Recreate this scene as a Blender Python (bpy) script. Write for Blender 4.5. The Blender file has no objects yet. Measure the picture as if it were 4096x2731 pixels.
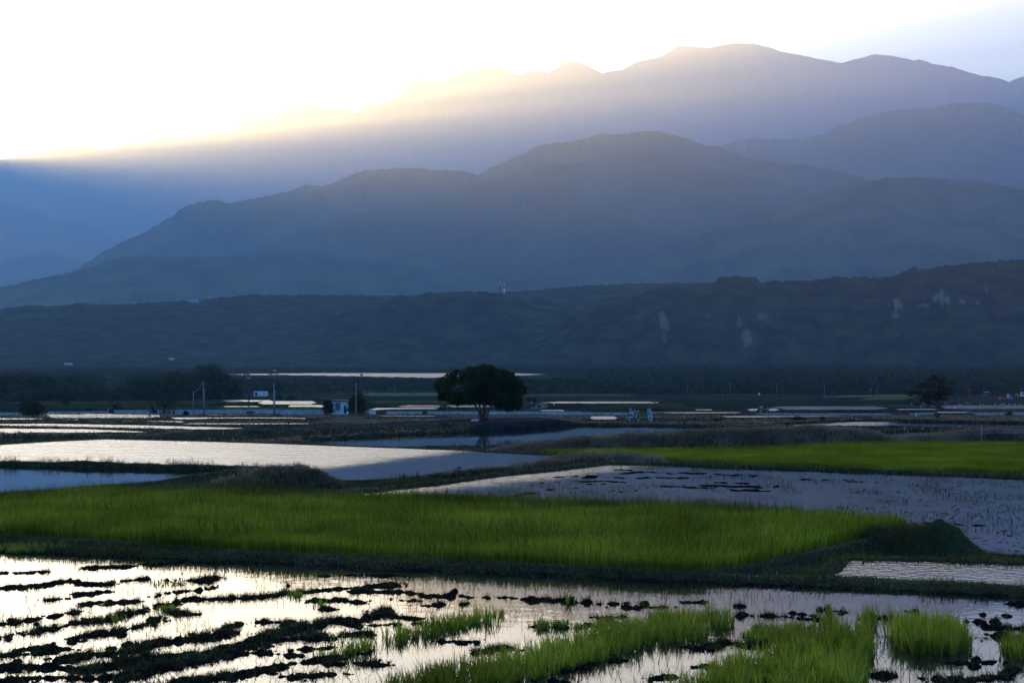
import bpy, bmesh, math, random
import numpy as np
from mathutils import Vector, Matrix
C = bpy.context.scene
COL = C.collection
random.seed(7)
R = np.random.default_rng(11)

# ------------------------------------------------------------------ camera
F = 6827.0          # focal length in pixels of the 4096 px wide photograph (60 mm)
HOR = 1378.0        # row of the horizon
CZ = 5.0            # eye height above the first paddy
cam = bpy.data.cameras.new('camera')
co = bpy.data.objects.new('camera', cam)
COL.objects.link(co)
cam.lens = 60
cam.sensor_width = 36
cam.shift_y = (HOR - 1365.5) / 4096
cam.clip_start = 0.5
cam.clip_end = 80000
co.location = (0, 0, CZ)
co.rotation_euler = (math.pi / 2, 0, 0)
C.camera = co

# ------------------------------------------------------------------ sky, sun, exposure
SUNX, SUNY = -350, 620
sd = Vector(((SUNX - 2048) / F, 1, (HOR - SUNY) / F)).normalized()
w = bpy.data.worlds.new('World')
C.world = w
w.use_nodes = True
nt = w.node_tree
sk = nt.nodes.new('ShaderNodeTexSky')
sk.sky_type = 'NISHITA'
sk.sun_disc = False
sk.sun_elevation = math.asin(sd.z)
sk.sun_rotation = math.atan2(sd.x, sd.y)
sk.air_density = 1.0
sk.dust_density = 3.5
sk.ozone_density = 5.2
nt.links.new(sk.outputs[0], nt.nodes['Background'].inputs[0])
nt.nodes['Background'].inputs[1].default_value = 0.056
sl = bpy.data.lights.new('sun', 'SUN')
so = bpy.data.objects.new('sun', sl)
COL.objects.link(so)
sl.energy = 4.4
sl.angle = math.radians(0.5)
sl.color = (1, 0.345, 0.07)
so.rotation_euler = sd.to_track_quat('Z', 'Y').to_euler()
so.location = (-4000, 9000, 6000)
C.view_settings.view_transform = 'Standard'
C.view_settings.look = 'None'
C.view_settings.exposure = 3.35
C.view_settings.gamma = 1
C.cycles.volume_bounces = 2
C.cycles.max_bounces = 8
C.cycles.diffuse_bounces = 3
C.cycles.transparent_max_bounces = 8

# ------------------------------------------------------------------ helpers
def tag(o, label=None, cat=None, group=None, kind=None):
    if label: o['label'] = label
    if cat: o['category'] = cat
    if group: o['group'] = group
    if kind: o['kind'] = kind
    return o

def link(name, me, mat=None, parent=None, smooth=False):
    o = bpy.data.objects.new(name, me)
    COL.objects.link(o)
    if mat is not None:
        for m in (mat if isinstance(mat, (list, tuple)) else [mat]):
            me.materials.append(m)
    if smooth:
        me.polygons.foreach_set('use_smooth', [True] * len(me.polygons))
    if parent is not None:
        o.parent = parent
    return o

def thing(name, label, cat, loc, rz=0, group=None):
    o = bpy.data.objects.new(name, None)
    o.empty_display_size = 0.3
    COL.objects.link(o)
    o.location = loc
    o.rotation_euler = (0, 0, rz)
    return tag(o, label, cat, group)

def npmesh(name, V, Q=None, T=None):
    """mesh from numpy vertex array, quad array and triangle array"""
    me = bpy.data.meshes.new(name)
    V = np.asarray(V, np.float32)
    me.vertices.add(len(V))
    me.vertices.foreach_set('co', V.ravel())
    nq = 0 if Q is None else len(Q)
    ntr = 0 if T is None else len(T)
    li = []
    if nq: li.append(np.asarray(Q, np.int32).ravel())
    if ntr: li.append(np.asarray(T, np.int32).ravel())
    li = np.concatenate(li)
    me.loops.add(len(li))
    me.loops.foreach_set('vertex_index', li)
    me.polygons.add(nq + ntr)
    ls = np.concatenate([np.arange(nq) * 4, nq * 4 + np.arange(ntr) * 3]).astype(np.int32)
    me.polygons.foreach_set('loop_start', ls)
    me.update(calc_edges=True)
    me.validate()
    return me

def gridquads(nr, nc):
    i = (np.arange(nc - 1)[None, :] + nc * np.arange(nr - 1)[:, None]).ravel()
    return np.stack([i, i + 1, i + 1 + nc, i + nc], 1)

def attr(me, name, data):
    a = me.attributes.new(name, 'FLOAT', 'POINT')
    a.data.foreach_set('value', np.asarray(data, np.float32).ravel())

def attrc(me, name, rgb):
    a = me.attributes.new(name, 'FLOAT_COLOR', 'POINT')
    d = np.ones((len(rgb), 4), np.float32)
    d[:, :3] = rgb
    a.data.foreach_set('color', d.ravel())

def h2(ix, iy, seed):
    n = (ix.astype(np.int64) * 374761393 + iy.astype(np.int64) * 668265263 + seed * 1274126177) & 0xffffffff
    n = ((n ^ (n >> 13)) * 1274126177) & 0xffffffff
    return ((n ^ (n >> 16)) & 0xffff) / 65535.0

def vnoise(x, y, seed=0):
    xi = np.floor(x); yi = np.floor(y)
    fx = x - xi; fy = y - yi
    fx = fx * fx * (3 - 2 * fx); fy = fy * fy * (3 - 2 * fy)
    a = h2(xi, yi, seed); b = h2(xi + 1, yi, seed); c = h2(xi, yi + 1, seed); d = h2(xi + 1, yi + 1, seed)
    return (a * (1 - fx) + b * fx) * (1 - fy) + (c * (1 - fx) + d * fx) * fy

def fbm(x, y, seed=0, o=4):
    s = 0; a = 0.5; t = 0
    for k in range(o):
        s = s + a * vnoise(x, y, seed + k * 17); t += a
        x = x * 2.03 + 3.1; y = y * 2.03 - 1.7; a *= 0.5
    return s / t

def crowns(x, y, seed=0):
    """0..1 domes of tree crowns on a jittered unit grid"""
    xi = np.floor(x); yi = np.floor(y)
    best = np.zeros_like(x)
    for dx in (-1, 0, 1):
        for dy in (-1, 0, 1):
            cx = xi + dx; cy = yi + dy
            px = cx + 0.15 + 0.7 * h2(cx, cy, seed); py = cy + 0.15 + 0.7 * h2(cx, cy, seed + 5)
            hh = 0.45 + 0.55 * h2(cx, cy, seed + 9)
            d2 = ((x - px) ** 2 + (y - py) ** 2) / (0.62 + 0.2 * hh) ** 2
            best = np.maximum(best, hh * np.sqrt(np.clip(1 - d2, 0, 1)))
    return best

PD = [-500, 0, 8, 14, 40, 370, 900, 1700, 2400, 6000, 40000]
PZ = [3.4, 3.0, 1.8, 0, 0, -10.2, -22.0, -22.4, -30, -40, -60]
def zprof(D): return np.interp(D, PD, PZ)
def z_at(py, D): return CZ + (HOR - py) / F * D
def U(px, py, z):
    D = (CZ - z) * F / (py - HOR)
    return Vector(((px - 2048) / F * D, D, z))
_dd = np.geomspace(24, 3000, 4000)
_yy = HOR + (CZ - zprof(_dd)) * F / _dd
def G(px, py):
    """point of the sloping valley profile seen at a pixel"""
    D = float(np.interp(py, _yy[::-1], _dd[::-1]))
    return Vector(((px - 2048) / F * D, D, float(zprof(D))))

# ------------------------------------------------------------------ materials
def new_mat(name):
    m = bpy.data.materials.new(name)
    m.use_nodes = True
    return m, m.node_tree, m.node_tree.nodes['Principled BSDF']

def noise_col(nt, c1, c2, scale, detail=4, lo=0.35, hi=0.65, coord='Object'):
    tc = nt.nodes.new('ShaderNodeTexCoord')
    n = nt.nodes.new('ShaderNodeTexNoise')
    n.inputs['Scale'].default_value = scale
    n.inputs['Detail'].default_value = detail
    nt.links.new(tc.outputs[coord], n.inputs['Vector'])
    r = nt.nodes.new('ShaderNodeValToRGB')
    r.color_ramp.elements[0].position = lo; r.color_ramp.elements[0].color = (*c1, 1)
    r.color_ramp.elements[1].position = hi; r.color_ramp.elements[1].color = (*c2, 1)
    nt.links.new(n.outputs['Fac'], r.inputs[0])
    return r, n, tc

def plain(name, c, rough=0.6, metal=0.0, var=0.2, scale=6.0):
    m, nt, b = new_mat(name)
    r, n, tc = noise_col(nt, tuple(v * (1 - var) for v in c), tuple(min(1, v * (1 + var)) for v in c), scale)
    nt.links.new(r.outputs[0], b.inputs['Base Color'])
    b.inputs['Roughness'].default_value = rough
    b.inputs['Metallic'].default_value = metal
    return m

def leafy(name, c1, c2, trans=0.4, rough=0.6, c3=None):
    """thin leaves: diffuse + translucent, tint changes leaf by leaf"""
    m = bpy.data.materials.new(name); m.use_nodes = True
    nt = m.node_tree; nt.nodes.clear()
    g = nt.nodes.new('ShaderNodeNewGeometry')
    r = nt.nodes.new('ShaderNodeValToRGB')
    r.color_ramp.elements[0].color = (*c1, 1); r.color_ramp.elements[1].color = (*c2, 1)
    if c3:
        e = r.color_ramp.elements.new(0.93); e.color = (*c2, 1)
        r.color_ramp.elements[-1].color = (*c3, 1)
    nt.links.new(g.outputs['Random Per Island'], r.inputs[0])
    tc = nt.nodes.new('ShaderNodeTexCoord'); n = nt.nodes.new('ShaderNodeTexNoise')
    n.inputs['Scale'].default_value = 0.35; n.inputs['Detail'].default_value = 3
    nt.links.new(tc.outputs['Object'], n.inputs['Vector'])
    mr = nt.nodes.new('ShaderNodeMapRange'); mr.inputs['From Min'].default_value = .3; mr.inputs['From Max'].default_value = .7
    mr.inputs['To Min'].default_value = 0.55; mr.inputs['To Max'].default_value = 1.35
    nt.links.new(n.outputs['Fac'], mr.inputs['Value'])
    mx = nt.nodes.new('ShaderNodeVectorMath'); mx.operation = 'SCALE'
    nt.links.new(r.outputs[0], mx.inputs[0]); nt.links.new(mr.outputs[0], mx.inputs['Scale'])
    d = nt.nodes.new('ShaderNodeBsdfDiffuse'); t = nt.nodes.new('ShaderNodeBsdfTranslucent')
    nt.links.new(mx.outputs[0], d.inputs[0]); nt.links.new(mx.outputs[0], t.inputs[0])
    ms = nt.nodes.new('ShaderNodeMixShader'); ms.inputs[0].default_value = trans
    nt.links.new(d.outputs[0], ms.inputs[1]); nt.links.new(t.outputs[0], ms.inputs[2])
    o = nt.nodes.new('ShaderNodeOutputMaterial'); nt.links.new(ms.outputs[0], o.inputs[0])
    return m

def hillmat(name, c1, c2, scale, rock=False):
    m, nt, b = new_mat(name)
    r, n, tc = noise_col(nt, c1, c2, scale, 6, 0.38, 0.66)
    b.inputs['Roughness'].default_value = 1
    b.inputs['Specular IOR Level'].default_value = 0.0
    if rock:
        a = nt.nodes.new('ShaderNodeAttribute'); a.attribute_name = 'rock'
        mx = nt.nodes.new('ShaderNodeMix'); mx.data_type = 'RGBA'
        nt.links.new(a.outputs['Fac'], mx.inputs['Factor'])
        nt.links.new(r.outputs[0], mx.inputs['A'])
        mx.inputs['B'].default_value = (0.17, 0.155, 0.15, 1)
        nt.links.new(mx.outputs['Result'], b.inputs['Base Color'])
    else:
        nt.links.new(r.outputs[0], b.inputs['Base Color'])
    return m

def watermat(name, ripple=0.02, scale=3.0, base=(0.012, 0.013, 0.012), stretch=(1, 1, 1), line=None, rough=0.02, rlo=0.02):
    """muddy paddy water; ripple = bump strength, line = (point, normal, width) beyond which wind ruffles it"""
    m, nt, b = new_mat(name)
    b.inputs['Base Color'].default_value = (*base, 1)
    b.inputs['Roughness'].default_value = rough
    b.inputs['IOR'].default_value = 1.333
    tc = nt.nodes.new('ShaderNodeTexCoord')
    mp = nt.nodes.new('ShaderNodeMapping'); mp.inputs['Scale'].default_value = stretch
    nt.links.new(tc.outputs['Object'], mp.inputs['Vector'])
    n = nt.nodes.new('ShaderNodeTexNoise'); n.inputs['Scale'].default_value = scale; n.inputs['Detail'].default_value = 3
    nt.links.new(mp.outputs[0], n.inputs['Vector'])
    bp = nt.nodes.new('ShaderNodeBump'); bp.inputs['Distance'].default_value = 1.0
    nt.links.new(n.outputs['Fac'], bp.inputs['Height'])
    st = nt.nodes.new('ShaderNodeMath'); st.operation = 'MULTIPLY'; st.inputs[1].default_value = 1; st.inputs[0].default_value = ripple
    if line:
        p, nrm, wd, lo = line
        dp = nt.nodes.new('ShaderNodeVectorMath'); dp.operation = 'DOT_PRODUCT'
        sb = nt.nodes.new('ShaderNodeVectorMath'); sb.operation = 'SUBTRACT'; sb.inputs[1].default_value = p
        nt.links.new(tc.outputs['Object'], sb.inputs[0]); nt.links.new(sb.outputs[0], dp.inputs[0]); dp.inputs[1].default_value = nrm
        n2 = nt.nodes.new('ShaderNodeTexNoise'); n2.inputs['Scale'].default_value = 0.12; n2.inputs['Detail'].default_value = 4
        nt.links.new(tc.outputs['Object'], n2.inputs['Vector'])
        ad = nt.nodes.new('ShaderNodeMath'); ad.operation = 'MULTIPLY_ADD'; ad.inputs[1].default_value = wd * 1.2; ad.inputs[2].default_value = -wd * 0.6
        nt.links.new(n2.outputs['Fac'], ad.inputs[0])
        s2 = nt.nodes.new('ShaderNodeMath'); s2.operation = 'ADD'
        nt.links.new(dp.outputs['Value'], s2.inputs[0]); nt.links.new(ad.outputs[0], s2.inputs[1])
        mr = nt.nodes.new('ShaderNodeMapRange'); mr.interpolation_type = 'SMOOTHSTEP'
        mr.inputs['From Min'].default_value = -wd; mr.inputs['From Max'].default_value = wd
        mr.inputs['To Min'].default_value = lo; mr.inputs['To Max'].default_value = 1
        nt.links.new(s2.outputs[0], mr.inputs['Value']); nt.links.new(mr.outputs[0], st.inputs[1])
    if rough > 0.1:
        mp3 = nt.nodes.new('ShaderNodeMapping'); mp3.inputs['Scale'].default_value = (0.12, 0.5, 1)
        nt.links.new(tc.outputs['Object'], mp3.inputs['Vector'])
        n3 = nt.nodes.new('ShaderNodeTexNoise'); n3.inputs['Scale'].default_value = 2.0; n3.inputs['Detail'].default_value = 5; n3.inputs['Roughness'].default_value = 0.75
        nt.links.new(mp3.outputs[0], n3.inputs['Vector'])
        m3 = nt.nodes.new('ShaderNodeMapRange'); m3.inputs['From Min'].default_value = .3; m3.inputs['From Max'].default_value = .7
        m3.inputs['To Min'].default_value = rough * 0.55; m3.inputs['To Max'].default_value = rough * 1.35
        nt.links.new(n3.outputs['Fac'], m3.inputs['Value']); nt.links.new(m3.outputs[0], b.inputs['Roughness'])
    if line:
        m2 = nt.nodes.new('ShaderNodeMapRange'); m2.inputs['From Min'].default_value = lo; m2.inputs['To Min'].default_value = rlo; m2.inputs['To Max'].default_value = rough; nt.links.new(m3.outputs[0], m2.inputs['To Max'])
        nt.links.new(mr.outputs[0], m2.inputs['Value']); nt.links.new(m2.outputs[0], b.inputs['Roughness'])
    nt.links.new(st.outputs[0], bp.inputs['Strength'])
    nt.links.new(bp.outputs[0], b.inputs['Normal'])
    return m

M = {}
M['mountain'] = hillmat('mountain_forest', (0.008, 0.014, 0.010), (0.045, 0.058, 0.030), 0.0022)
M['foothill'] = hillmat('foothill_forest', (0.006, 0.012, 0.006), (0.060, 0.075, 0.034), 0.005)
M['bluff'] = hillmat('bluff_forest', (0.004, 0.008, 0.004), (0.034, 0.044, 0.017), 0.03, rock=True)
M['rice'] = leafy('rice_blades', (0.095, 0.165, 0.010), (0.30, 0.38, 0.03), 0.5, c3=(0.38, 0.31, 0.06))
M['rice_clump'] = leafy('rice_clump_blades', (0.14, 0.21, 0.015), (0.42, 0.48, 0.05), 0.5, c3=(0.42, 0.34, 0.09))
M['rice_far'] = leafy('rice_blades_far', (0.12, 0.20, 0.012), (0.25, 0.31, 0.02), 0.5)
M['bank_grass'] = leafy('bank_grass', (0.03, 0.045, 0.014), (0.10, 0.10, 0.042), 0.35, c3=(0.20, 0.16, 0.10))
M['matted_grass'] = leafy('matted_grass', (0.065, 0.075, 0.03), (0.21, 0.19, 0.10), 0.35, c3=(0.36, 0.31, 0.21))
M['dry_grass'] = leafy('dry_grass', (0.17, 0.13, 0.085), (0.38, 0.30, 0.20), 0.4)
M['weeds'] = leafy('weeds', (0.05, 0.085, 0.015), (0.11, 0.12, 0.03), 0.45)
M['flower'] = leafy('flower_heads', (0.22, 0.045, 0.02), (0.30, 0.20, 0.04), 0.4)
M['leaf_dark'] = leafy('dark_leaves', (0.014, 0.034, 0.008), (0.040, 0.078, 0.015), 0.35)
M['leaf_mid'] = leafy('mid_leaves', (0.012, 0.026, 0.010), (0.032, 0.05, 0.016), 0.3)
M['leaf_grey'] = leafy('greyish_leaves', (0.03, 0.035, 0.025), (0.055, 0.055, 0.035), 0.3)
M['leaf_banana'] = leafy('banana_leaves', (0.03, 0.06, 0.015), (0.07, 0.11, 0.025), 0.4)
M['leaf_red'] = leafy('reddish_leaves', (0.024, 0.024, 0.010), (0.055, 0.038, 0.016), 0.35, c3=(0.14, 0.045, 0.015))
M['bark'] = plain('bark', (0.06, 0.05, 0.04), 0.9)
M['mud'], _nt, _b = new_mat('wet_mud')
_r, _n, _tc = noise_col(_nt, (0.005, 0.005, 0.005), (0.019, 0.016, 0.012), 5.0, 6)
_nt.links.new(_r.outputs[0], _b.inputs['Base Color'])
_b.inputs['Roughness'].default_value = 0.65
_b.inputs['Specular IOR Level'].default_value = 0.0
_bp = _nt.nodes.new('ShaderNodeBump'); _bp.inputs['Strength'].default_value = 0.5; _bp.inputs['Distance'].default_value = 0.04
_n2 = _nt.nodes.new('ShaderNodeTexNoise'); _n2.inputs['Scale'].default_value = 22; _n2.inputs['Detail'].default_value = 5
_nt.links.new(_tc.outputs['Object'], _n2.inputs['Vector']); _nt.links.new(_n2.outputs['Fac'], _bp.inputs['Height'])
_nt.links.new(_bp.outputs[0], _b.inputs['Normal'])
M['white'] = plain('white_paint', (0.75, 0.76, 0.77), 0.7, var=0.12)
M['canal'] = plain('weathered_white_concrete', (0.44, 0.44, 0.45), 0.8, var=0.25, scale=1.5)
M['concrete'] = plain('grey_concrete', (0.22, 0.23, 0.23), 0.85)
M['dark_concrete'] = plain('damp_concrete', (0.09, 0.09, 0.09), 0.9)
M['dark_pole'] = plain('tarred_pole', (0.03, 0.03, 0.03), 0.7)
M['black'] = plain('black_rubber', (0.02, 0.02, 0.02), 0.8)
M['chrome'] = plain('mirror_steel', (0.7, 0.72, 0.75), 0.25, 0.9, 0.05)
M['red'] = plain('red_paint', (0.30, 0.025, 0.02), 0.5)
M['pinkred'] = plain('faded_red_plastic', (0.36, 0.045, 0.06), 0.5)
M['blue'] = plain('blue_paint', (0.03, 0.08, 0.22), 0.4)
M['navy'] = plain('navy_plastic', (0.015, 0.03, 0.09), 0.35)
M['orange'] = plain('orange_cloth', (0.90, 0.19, 0.02), 0.8)
M['orange_paint'] = plain('orange_paint', (0.40, 0.09, 0.015), 0.5)
M['yellow'] = plain('yellow_paint', (0.50, 0.28, 0.02), 0.5)
M['trousers'] = plain('dark_cloth', (0.02, 0.022, 0.035), 0.9)
M['greycloth'] = plain('grey_cloth', (0.30, 0.31, 0.34), 0.9)
M['bluecloth'] = plain('pale_blue_cloth', (0.25, 0.32, 0.42), 0.9)
M['skin'] = plain('skin', (0.30, 0.17, 0.11), 0.6)
M['hair'] = plain('black_hair', (0.012, 0.010, 0.010), 0.7)
M['glass'] = plain('dark_glass', (0.03, 0.04, 0.05), 0.1)
M['shutter'] = plain('grey_brown_shutter', (0.20, 0.17, 0.15), 0.8)
M['doorm'] = plain('dark_green_door', (0.025, 0.04, 0.035), 0.7)
M['roofm'] = plain('dark_roof_sheet', (0.05, 0.05, 0.05), 0.8)
M['blueroof'] = plain('blue_roof_sheet', (0.08, 0.20, 0.55), 0.5)
M['sack'] = plain('white_sack', (0.50, 0.50, 0.52), 0.8)
M['bird'] = plain('white_feathers', (0.75, 0.75, 0.75), 0.9, var=0.05)
M['beak'] = plain('yellow_beak', (0.4, 0.25, 0.05), 0.6)

def striped(name):
    m, nt, b = new_mat(name)
    tc = nt.nodes.new('ShaderNodeTexCoord'); sp = nt.nodes.new('ShaderNodeSeparateXYZ')
    nt.links.new(tc.outputs['Object'], sp.inputs[0])
    a = nt.nodes.new('ShaderNodeMath'); a.operation = 'MULTIPLY_ADD'; a.inputs[1].default_value = 1.3
    nt.links.new(sp.outputs['X'], a.inputs[0]); nt.links.new(sp.outputs['Z'], a.inputs[2])
    f = nt.nodes.new('ShaderNodeMath'); f.operation = 'PINGPONG'; f.inputs[1].default_value = 0.2
    nt.links.new(a.outputs[0], f.inputs[0])
    g = nt.nodes.new('ShaderNodeMath'); g.operation = 'GREATER_THAN'; g.inputs[1].default_value = 0.1
    nt.links.new(f.outputs[0], g.inputs[0])
    mx = nt.nodes.new('ShaderNodeMix'); mx.data_type = 'RGBA'
    mx.inputs['A'].default_value = (0.015, 0.015, 0.015, 1); mx.inputs['B'].default_value = (0.55, 0.36, 0.05, 1)
    nt.links.new(g.outputs[0], mx.inputs['Factor']); nt.links.new(mx.outputs['Result'], b.inputs['Base Color'])
    b.inputs['Roughness'].default_value = 0.7
    return m
M['stripes'] = striped('black_yellow_stripes')

def redwhite(name):
    m, nt, b = new_mat(name)
    tc = nt.nodes.new('ShaderNodeTexCoord'); sp = nt.nodes.new('ShaderNodeSeparateXYZ')
    nt.links.new(tc.outputs['Object'], sp.inputs[0])
    f = nt.nodes.new('ShaderNodeMath'); f.operation = 'PINGPONG'; f.inputs[1].default_value = 7.0
    nt.links.new(sp.outputs['Z'], f.inputs[0])
    g = nt.nodes.new('ShaderNodeMath'); g.operation = 'GREATER_THAN'; g.inputs[1].default_value = 3.5
    nt.links.new(f.outputs[0], g.inputs[0])
    mx = nt.nodes.new('ShaderNodeMix'); mx.data_type = 'RGBA'
    mx.inputs['A'].default_value = (0.45, 0.05, 0.06, 1); mx.inputs['B'].default_value = (0.9, 0.9, 0.9, 1)
    nt.links.new(g.outputs[0], mx.inputs['Factor']); nt.links.new(mx.outputs['Result'], b.inputs['Base Color'])
    return m
M['redwhite'] = redwhite('red_white_bands')

def groundmat():
    m, nt, b = new_mat('field_ground')
    a = nt.nodes.new('ShaderNodeAttribute'); a.attribute_name = 'tint'
    tc = nt.nodes.new('ShaderNodeTexCoord')
    mp = nt.nodes.new('ShaderNodeMapping'); mp.inputs['Scale'].default_value = (1, 0.35, 1)
    nt.links.new(tc.outputs['Object'], mp.inputs['Vector'])
    n = nt.nodes.new('ShaderNodeTexNoise'); n.inputs['Scale'].default_value = 0.8; n.inputs['Detail'].default_value = 8; n.inputs['Roughness'].default_value = 0.7
    nt.links.new(mp.outputs[0], n.inputs['Vector'])
    mr = nt.nodes.new('ShaderNodeMapRange'); mr.inputs['From Min'].default_value = .32; mr.inputs['From Max'].default_value = .68
    mr.inputs['To Min'].default_value = 0.45; mr.inputs['To Max'].default_value = 1.5
    nt.links.new(n.outputs['Fac'], mr.inputs['Value'])
    mx = nt.nodes.new('ShaderNodeVectorMath'); mx.operation = 'SCALE'
    nt.links.new(a.outputs['Color'], mx.inputs[0]); nt.links.new(mr.outputs[0], mx.inputs['Scale'])
    nt.links.new(mx.outputs[0], b.inputs['Base Color'])
    b.inputs['Roughness'].default_value = 1
    b.inputs['Specular IOR Level'].default_value = 0.0
    bp = nt.nodes.new('ShaderNodeBump'); bp.inputs['Strength'].default_value = 0.6; bp.inputs['Distance'].default_value = 0.15
    nt.links.new(n.outputs['Fac'], bp.inputs['Height']); nt.links.new(bp.outputs[0], b.inputs['Normal'])
    return m
M['ground'] = groundmat()

# ------------------------------------------------------------------ mountains and hills
q = 2048 / 2294
def r7(l): return [(x * q, y * q) for x, y in l]
def r8(l): return [(2048 + x * q, y * q) for x, y in l]

def hill(name, pts, D, Df, zf, mat, xr, nc, nr, relief=0.25, shape=1.25, jit=1.2, crown=None, wob=0.0, rscale=None, back=0.35, rocks=None, seed=0):
    pts = np.array(pts, float)
    xs = np.concatenate([np.linspace(xr[0], -150, 60, endpoint=False), np.linspace(-150, 4250, nc), np.linspace(4250, xr[1], 60)[1:]])
    ys = np.interp(xs, pts[:, 0], pts[:, 1])
    ys = ys + jit * 2 * (fbm(xs / 14, xs * 0, seed + 3, 3) - 0.5) * 2
    n = len(xs)
    t = np.concatenate([np.linspace(0, 1, nr), 1 + np.linspace(0, 1, 14)[1:]])[:, None]
    Dc = D * (1 + wob * (fbm(xs / 500, xs * 0 + 4, seed + 1, 3) - 0.5) * 2)
    Fc = Df * (1 + 0.5 * wob * (fbm(xs / 300, xs * 0 + 9, seed + 2, 3) - 0.5) * 2)
    zr = z_at(ys, Dc)
    f = np.minimum(t, 1)
    d = Fc + (Dc - Fc) * f + np.maximum(t - 1, 0) * D * back
    x = (xs - 2048) / F * d
    zb = zf + (zr - zf) * np.where(t <= 1, f ** shape, 1)
    hgt = np.maximum(zr - zf, 1)
    rs = rscale or D * 0.08
    v = np.abs(fbm(x / rs, d / (rs * 0.8), seed + 20, 5) - 0.5) * 2
    zb = zb - relief * hgt * (1 - v) * (f * (1 - f) * 3.2)
    zb = np.where(t > 1, zr - (zr - zf) * (t - 1) ** 1.2, zb)
    if crown:
        size, amp = crown
        k = crowns(x / size, d / size, seed + 40) + 0.45 * crowns(x / size * 2.3, d / size * 2.3, seed + 41)
        zb = zb + amp * (k - 0.55)
    V = np.stack([x, d + 0 * x, zb + 0 * x], 2).reshape(-1, 3)
    me = npmesh(name, V, gridquads(len(t), n))
    if rocks is not None:
        rk = np.zeros(len(V))
        P = HOR + (CZ - V[:, 2]) * F / V[:, 1]
        X = 2048 + V[:, 0] * F / V[:, 1]
        for (cx, cy, rx, ry, s) in rocks:
            k = 1.0 - np.sqrt(((X - cx - (P - cy) * 0.15) / (rx * (0.55 + 0.45 * np.clip((P - cy) / ry + 1, 0, 2)))) ** 2 + ((P - cy) / ry) ** 2)
            k = k + 1.5 * (fbm(X / 14, P / 34, 77, 4) - 0.55)
            rk = np.maximum(rk, np.clip(k * 2.5, 0, 1) * s)
        attr(me, 'rock', rk)
    o = link(name, me, mat, smooth=True)
    return tag(o, kind='structure')

SKY_E = [(-3600, 540), (-1500, 585), (-900, 598), (-600, 590), (-420, 570), (-330, 582), (-265, 618), (-190, 632), (-130, 634), (-60, 631)] + \
    r7([(0, 712), (150, 690), (340, 648), (455, 672), (590, 640), (650, 640), (730, 598), (820, 618), (885, 595), (955, 605), (985, 595), (1030, 588), (1085, 535), (1200, 520), (1240, 508), (1300, 475), (1370, 461), (1450, 485), (1550, 492), (1600, 506), (1660, 473), (1700, 466), (1790, 425), (1850, 360), (1900, 355), (1980, 370), (2010, 355), (2030, 335), (2120, 318), (2200, 297), (2225, 297), (2294, 325)]) + \
    r8([(35, 338), (70, 320), (120, 316), (165, 327), (240, 280), (265, 272), (310, 282), (405, 328), (500, 310), (560, 278), (665, 255), (740, 208), (780, 207), (885, 215), (1000, 193), (1090, 196), (1165, 217), (1200, 232), (1300, 250), (1400, 270), (1480, 283), (1520, 272), (1620, 244), (1700, 250), (1800, 272), (1825, 268), (1900, 290), (1980, 302), (2040, 322), (2100, 340), (2180, 350), (2228, 368), (2294, 340)]) + [(4400, 262), (5600, 320), (7600, 500)]  # unseen crest and dip left of frame, shaped to screen and pass sunlight
SKY_F = [(-3600, 900), (-500, 760)] + r7([(0, 900), (120, 930), (230, 975), (400, 1010), (560, 1075), (800, 1200)]) + [(1400, 1250), (7600, 1300)]
SKY_F2 = [(-3600, 900), (-500, 960)] + r7([(0, 1160), (150, 1142), (230, 1135), (330, 1150), (450, 1175), (700, 1230)]) + [(1400, 1280), (7600, 1300)]
SKY_D = [(-3600, 1300), (2500, 1000)] + r8([(700, 760), (920, 660), (1000, 635), (1070, 620), (1150, 628), (1300, 627), (1400, 600), (1460, 565), (1540, 540), (1620, 510), (1700, 500), (1800, 490), (1880, 492), (1970, 467), (2050, 463), (2150, 465), (2200, 475), (2294, 513)]) + [(4600, 540), (7600, 800)]
SKY_A = [(-3600, 1320), (0, 1260)] + r7([(300, 1240), (400, 1170), (480, 1120), (570, 1075), (650, 1045), (720, 1000), (775, 970), (805, 940), (870, 912), (970, 898), (1030, 913), (1100, 900), (1200, 880), (1280, 865), (1370, 830), (1440, 838), (1500, 820), (1560, 790), (1640, 762), (1720, 760), (1830, 755), (1930, 765), (2080, 770), (2140, 787), (2200, 755), (2294, 712)]) + \
    r8([(50, 695), (100, 662), (180, 642), (270, 637), (400, 602), (500, 605), (600, 592), (660, 592), (740, 610), (860, 655), (920, 660), (980, 680), (1080, 715), (1200, 735), (1310, 740), (1450, 770), (1600, 805), (1700, 850), (2294, 1000)]) + [(5600, 1200), (7600, 1300)]
SKY_A2 = [(-3600, 1330), (300, 1260), (700, 1150), (950, 1040)] + r8([(-1000, 1060), (-700, 960), (-500, 935), (-250, 850), (0, 790), (150, 745), (300, 735), (480, 700), (620, 690), (760, 715), (900, 760), (1100, 800), (1300, 850), (1600, 930)]) + [(4300, 1150), (7600, 1300)]
SKY_B = [(-3600, 1230)] + r7([(0, 1290), (90, 1272), (300, 1225), (420, 1195), (520, 1160), (600, 1150), (800, 1155), (1000, 1152), (1250, 1135), (1500, 1150), (1800, 1190)]) + [(2048, 1120), (3000, 1200), (7600, 1320)]
SKY_C = [(-3600, 1330), (1500, 1250)] + r8([(200, 1260), (450, 1180), (850, 1050), (1200, 930), (1400, 860), (1560, 818), (1700, 800), (1850, 800), (2000, 808), (2100, 810), (2200, 835), (2294, 855)]) + [(4700, 820), (7600, 1000)]
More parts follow.
